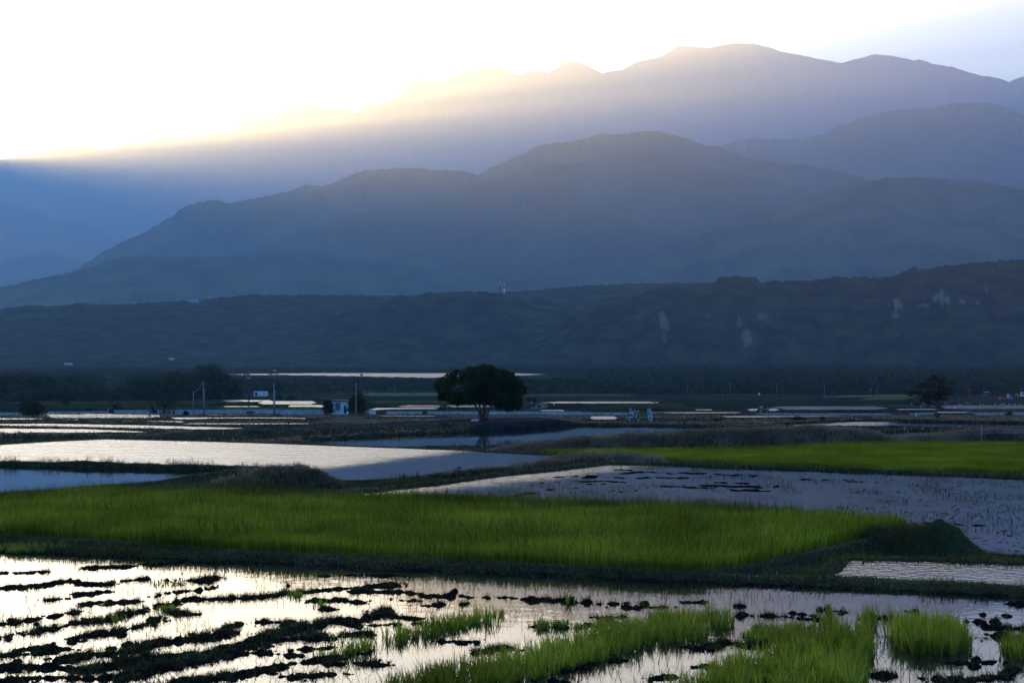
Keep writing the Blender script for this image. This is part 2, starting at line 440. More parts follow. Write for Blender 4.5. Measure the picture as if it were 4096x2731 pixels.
SKY_N1 = [(-3600, 1180), (-300, 1240)] + r7([(0, 1390), (120, 1370), (250, 1375), (360, 1362), (500, 1370), (650, 1360), (850, 1352), (920, 1345), (1000, 1335), (1100, 1325), (1300, 1325), (1550, 1325), (1750, 1330), (2000, 1318), (2294, 1312)]) + \
    r8([(300, 1285), (500, 1275), (800, 1270), (1000, 1275), (2294, 1290)]) + [(7600, 1200)]
SKY_N2 = [(-3600, 1440), (900, 1430)] + r7([(1150, 1545), (1300, 1500), (1450, 1450), (1550, 1400), (1650, 1390), (1800, 1335), (1950, 1315), (2080, 1310), (2160, 1308), (2230, 1325), (2294, 1342)]) + \
    r8([(60, 1345), (150, 1350), (270, 1395), (500, 1440)]) + [(2900, 1320), (7600, 1400)]
SKY_N3 = [(-3600, 1450), (1900, 1440)] + r8([(0, 1560), (180, 1480), (280, 1410), (400, 1345), (480, 1330), (560, 1330), (640, 1300), (800, 1290), (860, 1275), (915, 1270), (925, 1248), (990, 1240), (1090, 1245), (1110, 1268), (1200, 1262), (1300, 1262), (1380, 1258), (1440, 1240), (1550, 1246), (1700, 1245), (1760, 1220), (1800, 1192), (1830, 1215), (1880, 1208), (1950, 1195), (2100, 1180), (2220, 1168), (2294, 1172)]) + [(4300, 1030), (5600, 960), (7600, 1000)]
ROCKS = [(2655, 1290, 22, 45, .55), (2640, 1255, 12, 20, .3), (2655, 1345, 14, 40, .3), (2985, 1345, 26, 48, .75), (2960, 1290, 14, 26, .35), (2830, 1265, 22, 12, .28), (3055, 1265, 28, 20, .3),
         (3583, 1212, 22, 34, .6), (3585, 1262, 26, 14, .4), (3765, 1188, 34, 34, .9), (3700, 1222, 30, 14, .55), (3850, 1208, 18, 12, .6), (3910, 1210, 8, 14, .6), (3945, 1150, 8, 22, .35)]

XR = (-3600, 7600)
hill('mountain_range', SKY_E, 20000, 13500, 50, M['mountain'], XR, 1100, 210, 0.4, 1.1, 1.2, rscale=2200, back=0.1, seed=1)
hill('mountain_spur', SKY_F, 16000, 12500, 0, M['mountain'], XR, 500, 40, 0.2, 1.1, 1.0, seed=2)
hill('mountain_spur', SKY_F2, 13000, 10500, 0, M['mountain'], XR, 500, 40, 0.2, 1.1, 1.0, seed=3)
hill('mountain_range', SKY_D, 11500, 8200, -20, M['mountain'], XR, 800, 170, 0.5, 1.2, 1.4, crown=(48, 11), rscale=1200, seed=4)
hill('mountain_range', SKY_A, 8600, 5600, -25, M['mountain'], XR, 1200, 230, 0.55, 1.1, 1.0, crown=(32, 10), rscale=900, seed=5)
hill('mountain_spur', SKY_A2, 7700, 5400, -25, M['mountain'], XR, 900, 190, 0.5, 1.05, 0.8, crown=(30, 10), rscale=700, seed=15)
hill('foothill', SKY_C, 6800, 4600, -25, M['foothill'], XR, 1000, 170, 0.5, 1.1, 0.6, crown=(28, 9), rscale=650, seed=6)
hill('foothill', SKY_B, 6500, 4500, -28, M['foothill'], XR, 1000, 150, 0.45, 1.1, 0.6, crown=(26, 9), rscale=450, seed=7)
hill('bluff', SKY_N1, 3300, 2650, -31, M['bluff'], XR, 1300, 170, 0.10, 0.75, 0.3, crown=(11, 4.8), wob=0.03, rscale=120, rocks=[(-900, 0, 1, 1, 0)], seed=8)
hill('bluff', SKY_N2, 2850, 2480, -30, M['bluff'], XR, 1100, 150, 0.12, 0.7, 0.3, crown=(10, 4.6), wob=0.02, rscale=90, rocks=[(-900, 0, 1, 1, 0)], seed=9)
hill('bluff', SKY_N3, 2550, 2330, -29, M['bluff'], XR, 1300, 210, 0.10, 0.62, 0.3, crown=(9, 4.4), wob=0.015, rscale=70, rocks=ROCKS, seed=10)

# ------------------------------------------------------------------ paddies (outline in photo pixels at their own level)
# kinds: water, field (sown soil), flat (road or yard)
PAD = []
def pad(kind, L, pts, b=0.22, wt=0.5, col=None, mat=None, name=None, slope=0.8):
    P = [U(x, y, L) for x, y in pts]
    PAD.append(dict(kind=kind, L=L, W=np.array([(p.x, p.y) for p in P]), b=b, wt=wt, col=col, mat=mat, name=name, slope=slope))
    return PAD[-1]

a1, a2 = U(1180, 1878, -2.0), U(1860, 1801, -2.0)
nv = Vector((-(a2 - a1).y, (a2 - a1).x, 0)).normalized()
M['w_near'] = watermat('still_paddy_water', 0.004, 2.5, rough=0.015, base=(0.02, 0.018, 0.016))
M['w_mid'] = watermat('calm_paddy_water', 0.006, 2.0, rough=0.02)
M['w_ruffled'] = watermat('wind_ruffled_water', 0.10, 2.2, rough=0.27, line=(tuple(a1), tuple(nv), 4.0, 0.02), stretch=(0.6, 1, 1))
M['w_wind'] = watermat('ruffled_water', 0.05, 3.0, rough=0.28, stretch=(0.6, 1, 1))
M['w_patch'] = watermat('glinting_water', 0.05, 5.0, rough=0.14)
b1, b2 = U(1650, 1975, -1.0), U(2480, 1880, -1.0)
nb = Vector((-(b2 - b1).y, (b2 - b1).x, 0)).normalized()
M['w_open'] = watermat('streaked_paddy_water', 0.06, 2.5, rough=0.24, line=(tuple(b1), tuple(nb), 2.2, 0.05), rlo=0.025)
M['w_side'] = watermat('side_paddy_water', 0.05, 5.0, rough=0.08)
M['w_river'] = watermat('river_water', 0.20, 0.4, rough=0.42)
c1, c2 = U(3560, 1690, -4.9), U(3700, 1712, -4.9)
M['w_right'] = watermat('half_ruffled_water', 0.05, 3.0, rough=0.28, line=(tuple(c1), (-0.97, 0.2, 0), 3.0, 0.03))

BR = (0.060, 0.048, 0.034); DK = (0.026, 0.026, 0.018); GD = (0.040, 0.052, 0.018)
P0 = pad('water', 0.0, [(-1200, 2170), (0, 2207), (500, 2228), (1024, 2252), (1500, 2275), (2048, 2297), (2600, 2322), (3072, 2342), (3500, 2358), (4096, 2388), (5300, 2450), (5300, 3120), (-1200, 3120)], 0.13, 0.6, mat='w_near')
P1B = pad('water', 0.04, [(3342, 2302), (3420, 2244), (3725, 2246), (4096, 2261), (5300, 2310), (5300, 2410), (4096, 2344), (3507, 2311)], 0.05, 0.4, mat='w_side')
G1 = pad('field', 0.12, [(-1200, 2070), (0, 2138), (500, 2172), (1024, 2208), (2048, 2252), (2750, 2290), (2950, 2268), (3300, 2190), (3640, 2112), (3072, 2070), (2570, 2046), (2048, 2022), (1460, 2020), (1100, 1995), (740, 1985), (390, 1988), (0, 2022), (-1200, 2045)], 0.05, 0.4, col=(0.02, 0.028, 0.010))
P2 = pad('water', -1.0, [(1450, 1974), (1764, 1940), (2048, 1901), (2192, 1888), (2440, 1860), (2745, 1862), (3072, 1875), (3507, 1890), (4096, 1912), (5300, 1960), (5300, 2270), (4096, 2232), (3960, 2225), (3900, 2205), (3780, 2145), (3640, 2112), (3072, 2060), (2570, 2032), (2048, 2005), (1460, 1990)], 0.12, 0.5, mat='w_open')
G2 = pad('field', -1.7, [(2150, 1812), (2300, 1818), (2483, 1830), (2701, 1847), (3072, 1862), (3507, 1880), (4096, 1900), (5300, 1940), (5300, 1800), (4096, 1781), (3507, 1779), (3333, 1786), (3072, 1801), (2614, 1806), (2353, 1808)], 0.08, 0.5, col=(0.03, 0.05, 0.012))
P3 = pad('water', -2.0, [(-1200, 1800), (0, 1779), (218, 1766), (414, 1757), (653, 1762), (1024, 1772), (1459, 1788), (1850, 1802), (2048, 1812), (2344, 1826), (2244, 1845), (2048, 1870), (1764, 1911), (1546, 1941), (1394, 1960), (1330, 1955), (1150, 1900), (1024, 1866), (522, 1858), (0, 1850), (-1200, 1845)], 0.06, 0.4, mat='w_ruffled')
P4 = pad('water', -1.3, [(-1200, 1850), (0, 1861), (566, 1876), (914, 1885), (960, 1893), (740, 1924), (392, 1960), (0, 1992), (-1200, 2040)], 0.25, 0.6, mat='w_mid')
P5 = pad('water', -4.9, [(1150, 1768), (1300, 1758), (1546, 1742), (1851, 1729), (2048, 1709), (2309, 1701), (2701, 1705), (3072, 1714), (3300, 1716), (3300, 1745), (3072, 1752), (2614, 1768), (2374, 1778), (2048, 1788), (1590, 1797), (1400, 1792), (1241, 1777)], 0.3, 1.0, mat='w_mid')
P7 = pad('water', -4.9, [(3080, 1704), (3181, 1698), (3420, 1686), (3594, 1685), (4096, 1694), (5300, 1705), (5300, 1740), (4096, 1730), (3943, 1720), (3725, 1714), (3433, 1710), (3200, 1713)], 0.3, 1.0, mat='w_right')
P8 = pad('water', -4.0, [(3480, 1738), (3640, 1724), (3800, 1727), (3860, 1732), (3725, 1745), (3629, 1753), (3500, 1758)], 0.25, 0.8, mat='w_mid')
P6A = pad('water', -5.2, [(-1200, 1710), (0, 1712), (330, 1715), (640, 1727), (560, 1734), (330, 1735), (0, 1736), (-1200, 1740)], 0.2, 0.8, mat='w_wind')
P6B = pad('water', -5.7, [(-1200, 1692), (44, 1694), (183, 1693), (610, 1701), (958, 1710), (1010, 1715), (960, 1721), (827, 1722), (435, 1714), (0, 1706), (-1200, 1704)], 0.2, 0.8, mat='w_wind')
RD = pad('flat', -4.1, [(560, 1752), (700, 1742), (1000, 1722), (1460, 1706), (1677, 1697), (2000, 1691), (2060, 1689), (2150, 1682), (2230, 1675), (2150, 1669), (1900, 1672), (1460, 1694), (1000, 1710), (700, 1730), (560, 1746)], 0.0, 0.0, col=(0.045, 0.045, 0.045), slope=0.18)
def patch(kind, pts, **k):
    ym = max(p[1] for p in pts)
    k.setdefault('b', 0.15); k.setdefault('wt', 1.0)
    return pad(kind, float(G(2048, ym).z) + 0.15, pts, **k)
def box(x0, x1, y0, y1, s=0.0):
    m = (x1 - x0) * 0.12
    return [(x0, (y0 + y1) / 2), (x0 + m, y0), (x1 - m, y0 + s), (x1, (y0 + y1) / 2 + s), (x1 - m, y1 + s), (x0 + m, y1)]
patch('water', box(-300, 190, 1672.5, 1678), mat='w_wind')
patch('water', box(255, 318, 1677, 1681), mat='w_wind')
patch('water', box(632, 1260, 1669, 1675, 1), mat='w_wind')
patch('water', box(480, 760, 1683, 1687, 1), mat='w_patch')
patch('water', box(700, 1290, 1691, 1700, 0), mat='w_patch')
SEED = patch('water', [(190, 1657), (400, 1655), (640, 1659), (640, 1670), (200, 1670)], mat='w_wind')
patch('water', box(810, 1100, 1657, 1661), mat='w_patch')
patch('water', box(1500, 1760, 1663, 1667), mat='w_wind')
patch('water', box(2355, 2470, 1665, 1678), mat='w_right')
patch('water', box(2540, 2860, 1672, 1676), mat='w_patch')
patch('water', box(2830, 3450, 1663, 1668, 1), mat='w_wind')
patch('water', box(2080, 2300, 1680, 1690), mat='w_patch')
# beyond the canal
rp_ = random.Random(21)
for k_ in range(46):
    y_ = rp_.uniform(1568, 1650); x_ = rp_.uniform(-200, 4000); w__ = rp_.uniform(200, 800); h_ = rp_.uniform(4, 10)
    if 1290 < x_ + w__ * .5 < 1480 and y_ > 1640: continue
    c_ = rp_.choice([(0.030, 0.050, 0.018), (0.045, 0.065, 0.022), (0.014, 0.018, 0.013), (0.035, 0.034, 0.022), (0.020, 0.036, 0.018), (0.05, 0.055, 0.03)])
    patch('field', [(x_, y_), (x_ + w__ * .1, y_ - h_ / 2), (x_ + w__ * .9, y_ - h_ / 2 + rp_.uniform(-1, 1)), (x_ + w__, y_), (x_ + w__ * .9, y_ + h_ / 2), (x_ + w__ * .1, y_ + h_ / 2)], col=c_, b=0.12)
patch('water', box(885, 1090, 1599, 1606), mat='w_wind')
patch('water', box(1028, 1270, 1604, 1616), mat='w_wind')
patch('water', box(888, 1045, 1624, 1629), mat='w_wind')
patch('water', box(1150, 1300, 1619, 1630), mat='w_wind')
patch('water', box(1480, 1765, 1631, 1640), mat='w_wind')
patch('water', box(1580, 1980, 1620, 1630), mat='w_patch')
patch('water', box(2180, 2640, 1606, 1614), mat='w_wind')
patch('water', box(2160, 2260, 1640, 1645), mat='w_wind')
patch('water', box(2780, 2850, 1637, 1641), mat='w_wind')
patch('water', box(2570, 3000, 1648, 1652), mat='w_wind')
patch('water', box(3060, 3560, 1624, 1640), mat='w_patch')
patch('water', box(2985, 3120, 1634, 1646), mat='w_wind')
patch('water', box(3580, 3760, 1635, 1640), mat='w_wind')
patch('water', box(3716, 4300, 1620, 1634), mat='w_patch')
patch('water', box(3640, 3720, 1612, 1617), mat='w_patch')
patch('water', box(3740, 3880, 1646, 1651), mat='w_wind')
GL = (0.055, 0.085, 0.02); GP = (0.11, 0.15, 0.06); PB = (0.045, 0.034, 0.032)
patch('field', box(0, 900, 1604, 1616), col=GD)
patch('field', box(850, 1300, 1629, 1637), col=GL)
patch('field', box(1480, 1800, 1601, 1617), col=GL)
patch('field', box(1440, 1800, 1571, 1582), col=GP)
patch('field', box(2090, 2540, 1576, 1581), col=GP)
patch('field', box(2430, 2760, 1614, 1630), col=GD)
patch('field', [(3277, 1587), (3400, 1580), (3660, 1577), (3700, 1580), (3650, 1588), (3400, 1588)], col=GP, b=0.0)
patch('field', [(3440, 1595), (3500, 1590), (3650, 1590), (3690, 1593), (3640, 1597)], col=GP, b=0.0)
patch('field', box(3640, 4300, 1584, 1608), col=PB)
PATH = patch('flat', [(2095, 1640), (2140, 1625), (2150, 1612), (2175, 1611), (2195, 1622), (2180, 1632)], col=(0.11, 0.11, 0.11), b=0)
pad('water', -22.2, [(700, 1497), (1000, 1495), (1250, 1492.5), (1850, 1492), (2120, 1494), (2190, 1497), (2100, 1501), (1950, 1505), (1850, 1508), (1700, 1510), (1400, 1504), (1200, 1500)], 0.3, 4, mat='w_river', name='river')

# mounds and dykes: (centre px, py at level, level, rx, ry, height)
def seg_dist(X, Y, A, B):
    dx, dy = B[0] - A[0], B[1] - A[1]
    L2 = dx * dx + dy * dy + 1e-9
    t = np.clip(((X - A[0]) * dx + (Y - A[1]) * dy) / L2, 0, 1)
    return np.hypot(X - A[0] - t * dx, Y - A[1] - t * dy), t
def inside(X, Y, W):
    c = np.zeros(X.shape, bool)
    j = len(W) - 1
    for i in range(len(W)):
        xi, yi = W[i]; xj, yj = W[j]
        if yi != yj:
            c ^= ((yi > Y) != (yj > Y)) & (X < (xj - xi) * (Y - yi) / (yj - yi) + xi)
        j = i
    return c
def sdist(X, Y, W):
    d = np.full(X.shape, 1e9)
    for i in range(len(W)):
        e, _ = seg_dist(X, Y, W[i], W[(i + 1) % len(W)])
        d = np.minimum(d, e)
    return np.where(inside(X, Y, W), -d, d)

DYKES = []   # polylines of (x, y, top z), half width
def dyke(pts, D, hw):
    DYKES.append(([((px - 2048) / F * d, d, z_at(py, d)) for (px, py), d in zip(pts, np.linspace(D[0], D[1], len(pts)))], hw))
dyke([(2060, 1786), (2200, 1772), (2374, 1756), (2614, 1744), (2850, 1730), (3072, 1722), (3333, 1718), (3450, 1732), (3560, 1758)], (122, 119), 3.0)
dyke([(3600, 1764), (3720, 1750), (3850, 1738), (3960, 1732), (4096, 1736), (4500, 1740)], (124, 124), 2.6)
dyke([(2240, 1836), (2400, 1822), (2470, 1824), (2600, 1838)], (95, 92), 1.2)
dyke([(640, 1985), (800, 1962), (920, 1934), (1020, 1899), (1090, 1876), (1150, 1872), (1220, 1896), (1300, 1930), (1385, 1962)], (78, 73), 1.5)
dyke([(3330, 2222), (3450, 2168), (3560, 2125), (3640, 2104), (3700, 2102), (3740, 2118)], (43, 42.3), 1.3)
dyke([(1380, 1962), (1560, 1936), (1780, 1905), (2048, 1876), (2240, 1850), (2420, 1838)], (80, 88), 0.55)
dyke([(-600, 1740), (0, 1738), (300, 1740), (560, 1745)], (178, 175), 3.0)

rowsD = np.concatenate([[-400, -60, 6, 8, 11, 14, 18, 21], np.arange(22, 130, 0.22), np.arange(130, 250, 0.55), np.arange(250, 520, 1.6), np.geomspace(520, 2600, 170), np.geomspace(2700, 30000, 30)])
colsX = np.concatenate([np.linspace(-3600, -160, 90, endpoint=False), np.linspace(-160, 4256, 640), np.linspace(4256, 7600, 90)[1:]])
De = np.where(rowsD < 15, 15 + (15 - rowsD), rowsD)
GX = (colsX[None, :] - 2048) / F * De[:, None]
GY = np.repeat(rowsD[:, None], len(colsX), 1)
base = zprof(GY)
mid = np.clip((GY - 60) / 40, 0, 1) * np.clip((1000 - GY) / 400, 0, 1)
base = base - 0.4 * mid - 0.7 * np.exp(-((GY - 147) / 24) ** 2) - 1.0 * np.clip((GY - 40.2) / 3, 0, 1) * np.clip((66 - GY) / 12, 0, 1) + 0.5 * (fbm(GX / 6, GY / 6, 3) - 0.5) * np.clip((GY - 20) / 30, 0, 1) + 0.15 * (fbm(GX / 1.2, GY / 1.2, 4) - 0.5)
GZ = base.copy()
bundm = np.zeros_like(GZ)           # where grass grows thick
own = np.full(GZ.shape, -1)
ins_z = np.zeros_like(GZ)
wob = 0.5 * (fbm(GX / 1.1, GY / 1.1, 8, 3) - 0.5)
for k, p in enumerate(PAD):
    W = p['W']; m = 6.0
    r0 = max(0, np.searchsorted(rowsD, W[:, 1].min() - m)); r1 = min(len(rowsD), np.searchsorted(rowsD, W[:, 1].max() + m) + 1)
    sx, sy = GX[r0:r1], GY[r0:r1]
    s = sdist(sx, sy, W)
    sc = 1 if sy.min() < 300 else 2.5
    s2 = s + wob[r0:r1] * (0.6 if p['kind'] == 'water' else 0.3) * (1 if p['kind'] != 'flat' else 0)
    bh = p['b'] * (0.65 + 0.7 * fbm(sx / 1.6, sy / 1.6, 12 + k, 3))
    top = p['L'] + bh * np.clip(s2 / 0.35, 0, 1)
    z = np.where(s2 > p['wt'], top - (s2 - p['wt']) * p['slope'] / sc, top)
    sub = GZ[r0:r1]
    ok = (s2 > 0) & (s2 < 9)
    raised = ok & (z > sub)
    sub[raised] = z[raised]
    bundm[r0:r1] = np.maximum(bundm[r0:r1], np.where(ok & (p['kind'] != 'flat'), np.clip(1.6 - s2 / (p['wt'] + 0.6), 0, 1), 0))
    i = s2 <= 0
    own[r0:r1][i] = k
    ins_z[r0:r1][i] = p['L'] - (0.14 if p['kind'] == 'water' else 0.0)
DYM = np.zeros_like(GZ)
for pts, hw in DYKES:
    ymin = min(p[1] for p in pts) - 8; ymax = max(p[1] for p in pts) + 8
    r0, r1 = np.searchsorted(rowsD, ymin), np.searchsorted(rowsD, ymax)
    sx, sy = GX[r0:r1], GY[r0:r1]
    best = np.full(sx.shape, -99.0); bd = np.full(sx.shape, 99.0)
    for a, b in zip(pts[:-1], pts[1:]):
        d, t = seg_dist(sx, sy, a, b)
        zt = a[2] + (b[2] - a[2]) * t
        nz = 0.5 * (fbm(sx / 0.9, sy / 0.9, 31, 5) - 0.5) * min(1, hw)
        z = zt + nz - np.maximum(0, d - 0.3 * hw) ** 1.15 * 0.75 / max(0.6, hw ** 0.3)
        best = np.maximum(best, z); bd = np.minimum(bd, d)
    sub = GZ[r0:r1]
    # dykes may fill the paddy edge they stand on
    iz = np.where(own[r0:r1] >= 0, ins_z[r0:r1], sub)
    up = (best > iz) & (bd < hw * 1.8)
    sub[up] = np.maximum(sub, best)[up]
    o_ = own[r0:r1]; o_[up & (best > iz + 0.02)] = -1
    DYM[r0:r1] = np.maximum(DYM[r0:r1], np.where(up, np.clip(1.4 - bd / (hw * 1.4), 0, 1), 0))
GZ = np.where(own >= 0, ins_z, GZ)
# tint of the ground
n1 = fbm(GX / 9, GY / 14, 51, 4)[..., None]; n2 = fbm(GX / 2.2, GY / 3, 52, 4)[..., None]
tint = np.array(DK) * (1 - n1) + np.array(GD) * n1
far = np.clip((GY - 110) / 90, 0, 1)[..., None]
tint = tint * (1 - 0.55 * far * n2) + np.array(BR) * 0.55 * far * n2
tint = np.where((GY > 420)[..., None], np.array((0.016, 0.028, 0.018)) * (0.4 + 1.2 * n1), tint)
for k, p in enumerate(PAD):
    if p['col'] is not None:
        tint[own == k] = p['col']
    if p['kind'] == 'water':
        tint[own == k] = (0.015, 0.014, 0.012)
gme = npmesh('ground', np.stack([GX, GY, GZ], 2).reshape(-1, 3), gridquads(*GX.shape))
attrc(gme, 'tint', tint.reshape(-1, 3))
tag(link('ground', gme, M['ground'], smooth=True), kind='structure')

def poly_sheet(name, W, z, mat, **k):
    bm = bmesh.new()
    vs = [bm.verts.new((x, y, z)) for x, y in W]
    f = bm.faces.new(vs)
    if f.calc_area() and f.normal.z < 0: f.normal_flip()
    bmesh.ops.recalc_face_normals(bm, faces=[f])
    bm.normal_update()
    if f.normal.z < 0: f.normal_flip()
    bmesh.ops.triangulate(bm, faces=[f])
    me = bpy.data.meshes.new(name); bm.to_mesh(me); bm.free()
    return tag(link(name, me, mat), **k)
def grow(W, e):
    c = W.mean(0); n = len(W); out = []
    area = 0.5 * sum(W[i][0] * W[(i + 1) % n][1] - W[(i + 1) % n][0] * W[i][1] for i in range(n))
    for i in range(n):
        a, b, d = W[i - 1], W[i], W[(i + 1) % n]
        t1 = (b - a) / (np.linalg.norm(b - a) + 1e-9); t2 = (d - b) / (np.linalg.norm(d - b) + 1e-9)
        nn = np.array([t1[1] + t2[1], -(t1[0] + t2[0])]); L = np.linalg.norm(nn)
        nn = nn / L if L > 1e-6 else nn
        out.append(b + nn * e * (1 if area > 0 else -1))
    return np.array(out)
for p in PAD:
    if p['kind'] == 'water':
        e = 0.35 if p['W'][:, 1].max() < 300 else 1.0
        poly_sheet(p['name'] or 'paddy_water', grow(p['W'], e), p['L'], M[p['mat']], kind='structure')

# ground height lookup
def gz(x, y):
    i = int(np.clip(np.searchsorted(rowsD, y), 7, len(rowsD) - 1))
    px = 2048 + x / y * F
    j = int(np.clip(np.searchsorted(colsX, px), 1, len(colsX) - 1))
    return float(max(GZ[i, j], GZ[i - 1, j], GZ[i, j - 1]))

# ------------------------------------------------------------------ blades of grass
def blades(name, P, L, Wd, mat, lean=0.35, bend=0.4, seed=0, **k):
    r = np.random.default_rng(seed)
    n = len(P)
    az = r.uniform(0, 2 * np.pi, n); ln = np.abs(r.normal(0, lean, n))
    la = r.uniform(0, 2 * np.pi, n)
    up = np.stack([np.sin(ln) * np.cos(la), np.sin(ln) * np.sin(la), np.cos(ln)], 1)
    side = np.stack([np.cos(az), np.sin(az), 0 * az], 1)
    bdv = np.stack([np.cos(la), np.sin(la), -0.35 + 0 * la], 1) * (bend * np.abs(r.normal(0, 1, n)) * L)[:, None]
    L_ = L[:, None]; W_ = Wd[:, None]
    b = P
    m_ = P + up * L_ * 0.55 + bdv * 0.25
    t_ = P + up * L_ + bdv * 0.8
    V = np.stack([b - side * W_ * 0.5, b + side * W_ * 0.5, m_ + side * W_ * 0.45, m_ - side * W_ * 0.45, t_], 1).reshape(-1, 3)
    i = np.arange(n)[:, None] * 5
    me = npmesh(name, V, i + np.array([[0, 1, 2, 3]]), i + np.array([[3, 2, 4]]))
    return tag(link(name, me, mat), **k)

def fill(W, n, rng):
    lo, hi = W.min(0), W.max(0)
    out = []
    tot = 0
    while tot < n:
        p = lo + (hi - lo) * rng.random((n * 2, 2))
        p = p[inside(p[:, 0], p[:, 1], W)]
        out.append(p); tot += len(p)
    return np.concatenate(out)[:n]
def clipx(W, m0=-150, m1=4250):
    """cut a world polygon to what the frame sees (a little wider)"""
    bmn = []
    W = [tuple(p) for p in W]
    for sgn, lim in ((1, m0), (-1, m1)):
        k = (lim - 2048) / F
        out = []
        for a, b in zip(W, W[1:] + W[:1]):
            da = sgn * (a[0] - k * a[1]); db = sgn * (b[0] - k * b[1])
            if da >= 0: out.append(a)
            if (da >= 0) != (db >= 0):
                t = da / (da - db); out.append((a[0] + t * (b[0] - a[0]), a[1] + t * (b[1] - a[1])))
        W = out
    return np.array(W)

# young rice, middle field
Wg = clipx(G1['W'], -400, 4300)
pts = fill(Wg, 235000, R)
pts = pts[fbm(pts[:, 0] / 0.9, pts[:, 1] / 1.3, 63, 3) + 0.35 * R.random(len(pts)) > 0.50]
den = fbm(pts[:, 0] / 2.5, pts[:, 1] / 3.5, 61, 3)
hh = 0.20 + 0.34 * fbm(pts[:, 0] / 2.2, pts[:, 1] / 3, 62, 4)
P = np.column_stack([pts, np.full(len(pts), 0.11)])
blades('rice_plants', P, hh * R.uniform(0.6, 1.25, len(P)), R.uniform(0.010, 0.020, len(P)), M['rice'], 0.13, 0.12, 1, kind='stuff',
       label='dense band of young green rice across the middle of the picture', cat='rice field')
# taller weeds and flower stalks along its far edge
ed = fill(Wg, 60000, R)
s = sdist(ed[:, 0], ed[:, 1], G1['W'])
ed = np.concatenate([ed[(s > -1.8) & (ed[:, 1] > 47)][:5500], ed[-5000:]])
P = np.column_stack([ed, np.full(len(ed), 0.11)])
blades('field_weeds', P, R.uniform(0.35, 0.8, len(P)), R.uniform(0.012, 0.02, len(P)), M['weeds'], 0.22, 0.25, 2, kind='stuff', label='taller yellowish weeds along the far edge of the green rice band', cat='weeds')
fl = fill(Wg, 2600, R)
nf = len(fl)
fz = 0.11 + R.uniform(0.32, 0.55, nf)
c = np.column_stack([fl, fz]); rr = R.uniform(0.010, 0.022, nf)[:, None]
V = np.stack([c + rr * np.array([-1, 0, 0]), c + rr * np.array([0, 0.3, -0.8]), c + rr * np.array([1, 0, 0]), c + rr * np.array([0, -0.3, 0.9])], 1).reshape(-1, 3)
tag(link('wildflowers', npmesh('wildflowers', V, np.arange(nf * 4).reshape(-1, 4)), M['flower']), label='tiny red and yellow flower heads dotted through the green rice band', cat='flowers', kind='stuff')
# bright rice, right field
Wg2 = clipx(G2['W'])
pts = fill(Wg2, 150000, R)
P = np.column_stack([pts, np.full(len(pts), -1.71)])
hh = 0.26 + 0.16 * fbm(pts[:, 0] / 5, pts[:, 1] / 6, 64, 3)
blades('rice_plants', P, hh * R.uniform(0.6, 1.2, len(P)), R.uniform(0.02, 0.035, len(P)), M['rice_far'], 0.13, 0.12, 3, kind='stuff', label='bright green rice field on the right under the dry grass dyke', cat='rice field')

# grass on the banks
cell = np.abs(np.gradient(GY, axis=0)) * np.abs(np.gradient(GX, axis=1))
def scatter(mask, n, seed):
    r = np.random.default_rng(seed)
    wgt = (mask * cell).ravel(); wgt = wgt / wgt.sum()
    idx = r.choice(len(wgt), n, p=wgt)
    i, j = np.unravel_index(idx, GX.shape)
    i = np.clip(i, 1, GX.shape[0] - 2); j = np.clip(j, 1, GX.shape[1] - 2)
    u = r.uniform(-0.5, 0.5, n); v = r.uniform(-0.5, 0.5, n)
    i2 = i + np.sign(u).astype(int); j2 = j + np.sign(v).astype(int)
    au, av = np.abs(u), np.abs(v)
    def it(A): return A[i, j] * (1 - au - av) + A[i2, j] * au + A[i, j2] * av
    return np.column_stack([it(GX), it(GY), it(GZ) - 0.02])
clearm = np.ones_like(GZ)
for px_, D_, rad_ in ((2737, 203, 2.6), (2535, 207, 2.4), (2603, 207, 1.8), (1945, 207, 2.2), (1972, 204, 2.0), (1897, 203, 2.2)):
    cx_ = (px_ - 2048) / F * D_
    clearm *= 1 - np.clip(2.0 - np.hypot((GX - cx_) * 1.3, (GY - D_ + 1.5) * 0.6) / rad_, 0, 1)
infr = ((2048 + GX / np.maximum(GY, 1) * F) > -150) & ((2048 + GX / np.maximum(GY, 1) * F) < 4250) & (GY > 24)
out = (own < 0)
gm = np.clip(bundm + DYM, 0, 1) * infr * out
near = gm * (GY < 66)
P = scatter(near, 90000, 21)
blades('bank_grass', P, R.uniform(0.04, 0.13, len(P)), R.uniform(0.010, 0.018, len(P)), M['matted_grass'], 0.8, 0.6, 4, kind='stuff', label='short dark grass matted over the near earth banks', cat='grass')
tall = near * (fbm(GX / 1.1, GY / 1.1, 71, 3) > 0.55)
P = scatter(tall, 10000, 22)
blades('bank_grass', P, R.uniform(0.08, 0.30, len(P)), R.uniform(0.010, 0.018, len(P)), M['weeds'], 0.5, 0.5, 5, kind='stuff', label='sparse upright green tufts on the near earth banks', cat='grass')
midm = gm * (GY >= 66) * (GY < 140) * (0.5 + DYM)
P = scatter(midm * (DYM < 0.05), 60000, 23)
blades('bank_grass', P, R.uniform(0.05, 0.17, len(P)), R.uniform(0.016, 0.026, len(P)), M['matted_grass'], 0.6, 0.5, 6, kind='stuff', label='dark grass on the narrow banks between the middle paddies', cat='grass')
P = scatter(midm * DYM * (GX < 0) * (GY < 85), 26000, 24)
blades('bank_grass', P, R.uniform(0.08, 0.30, len(P)), R.uniform(0.018, 0.03, len(P)), M['bank_grass'], 0.6, 0.6, 7, kind='stuff', label='grey green grass covering the rounded earth mound left of centre', cat='grass')
P = scatter(midm * DYM * ((GX > 0) | (GY > 85)), 90000, 25)
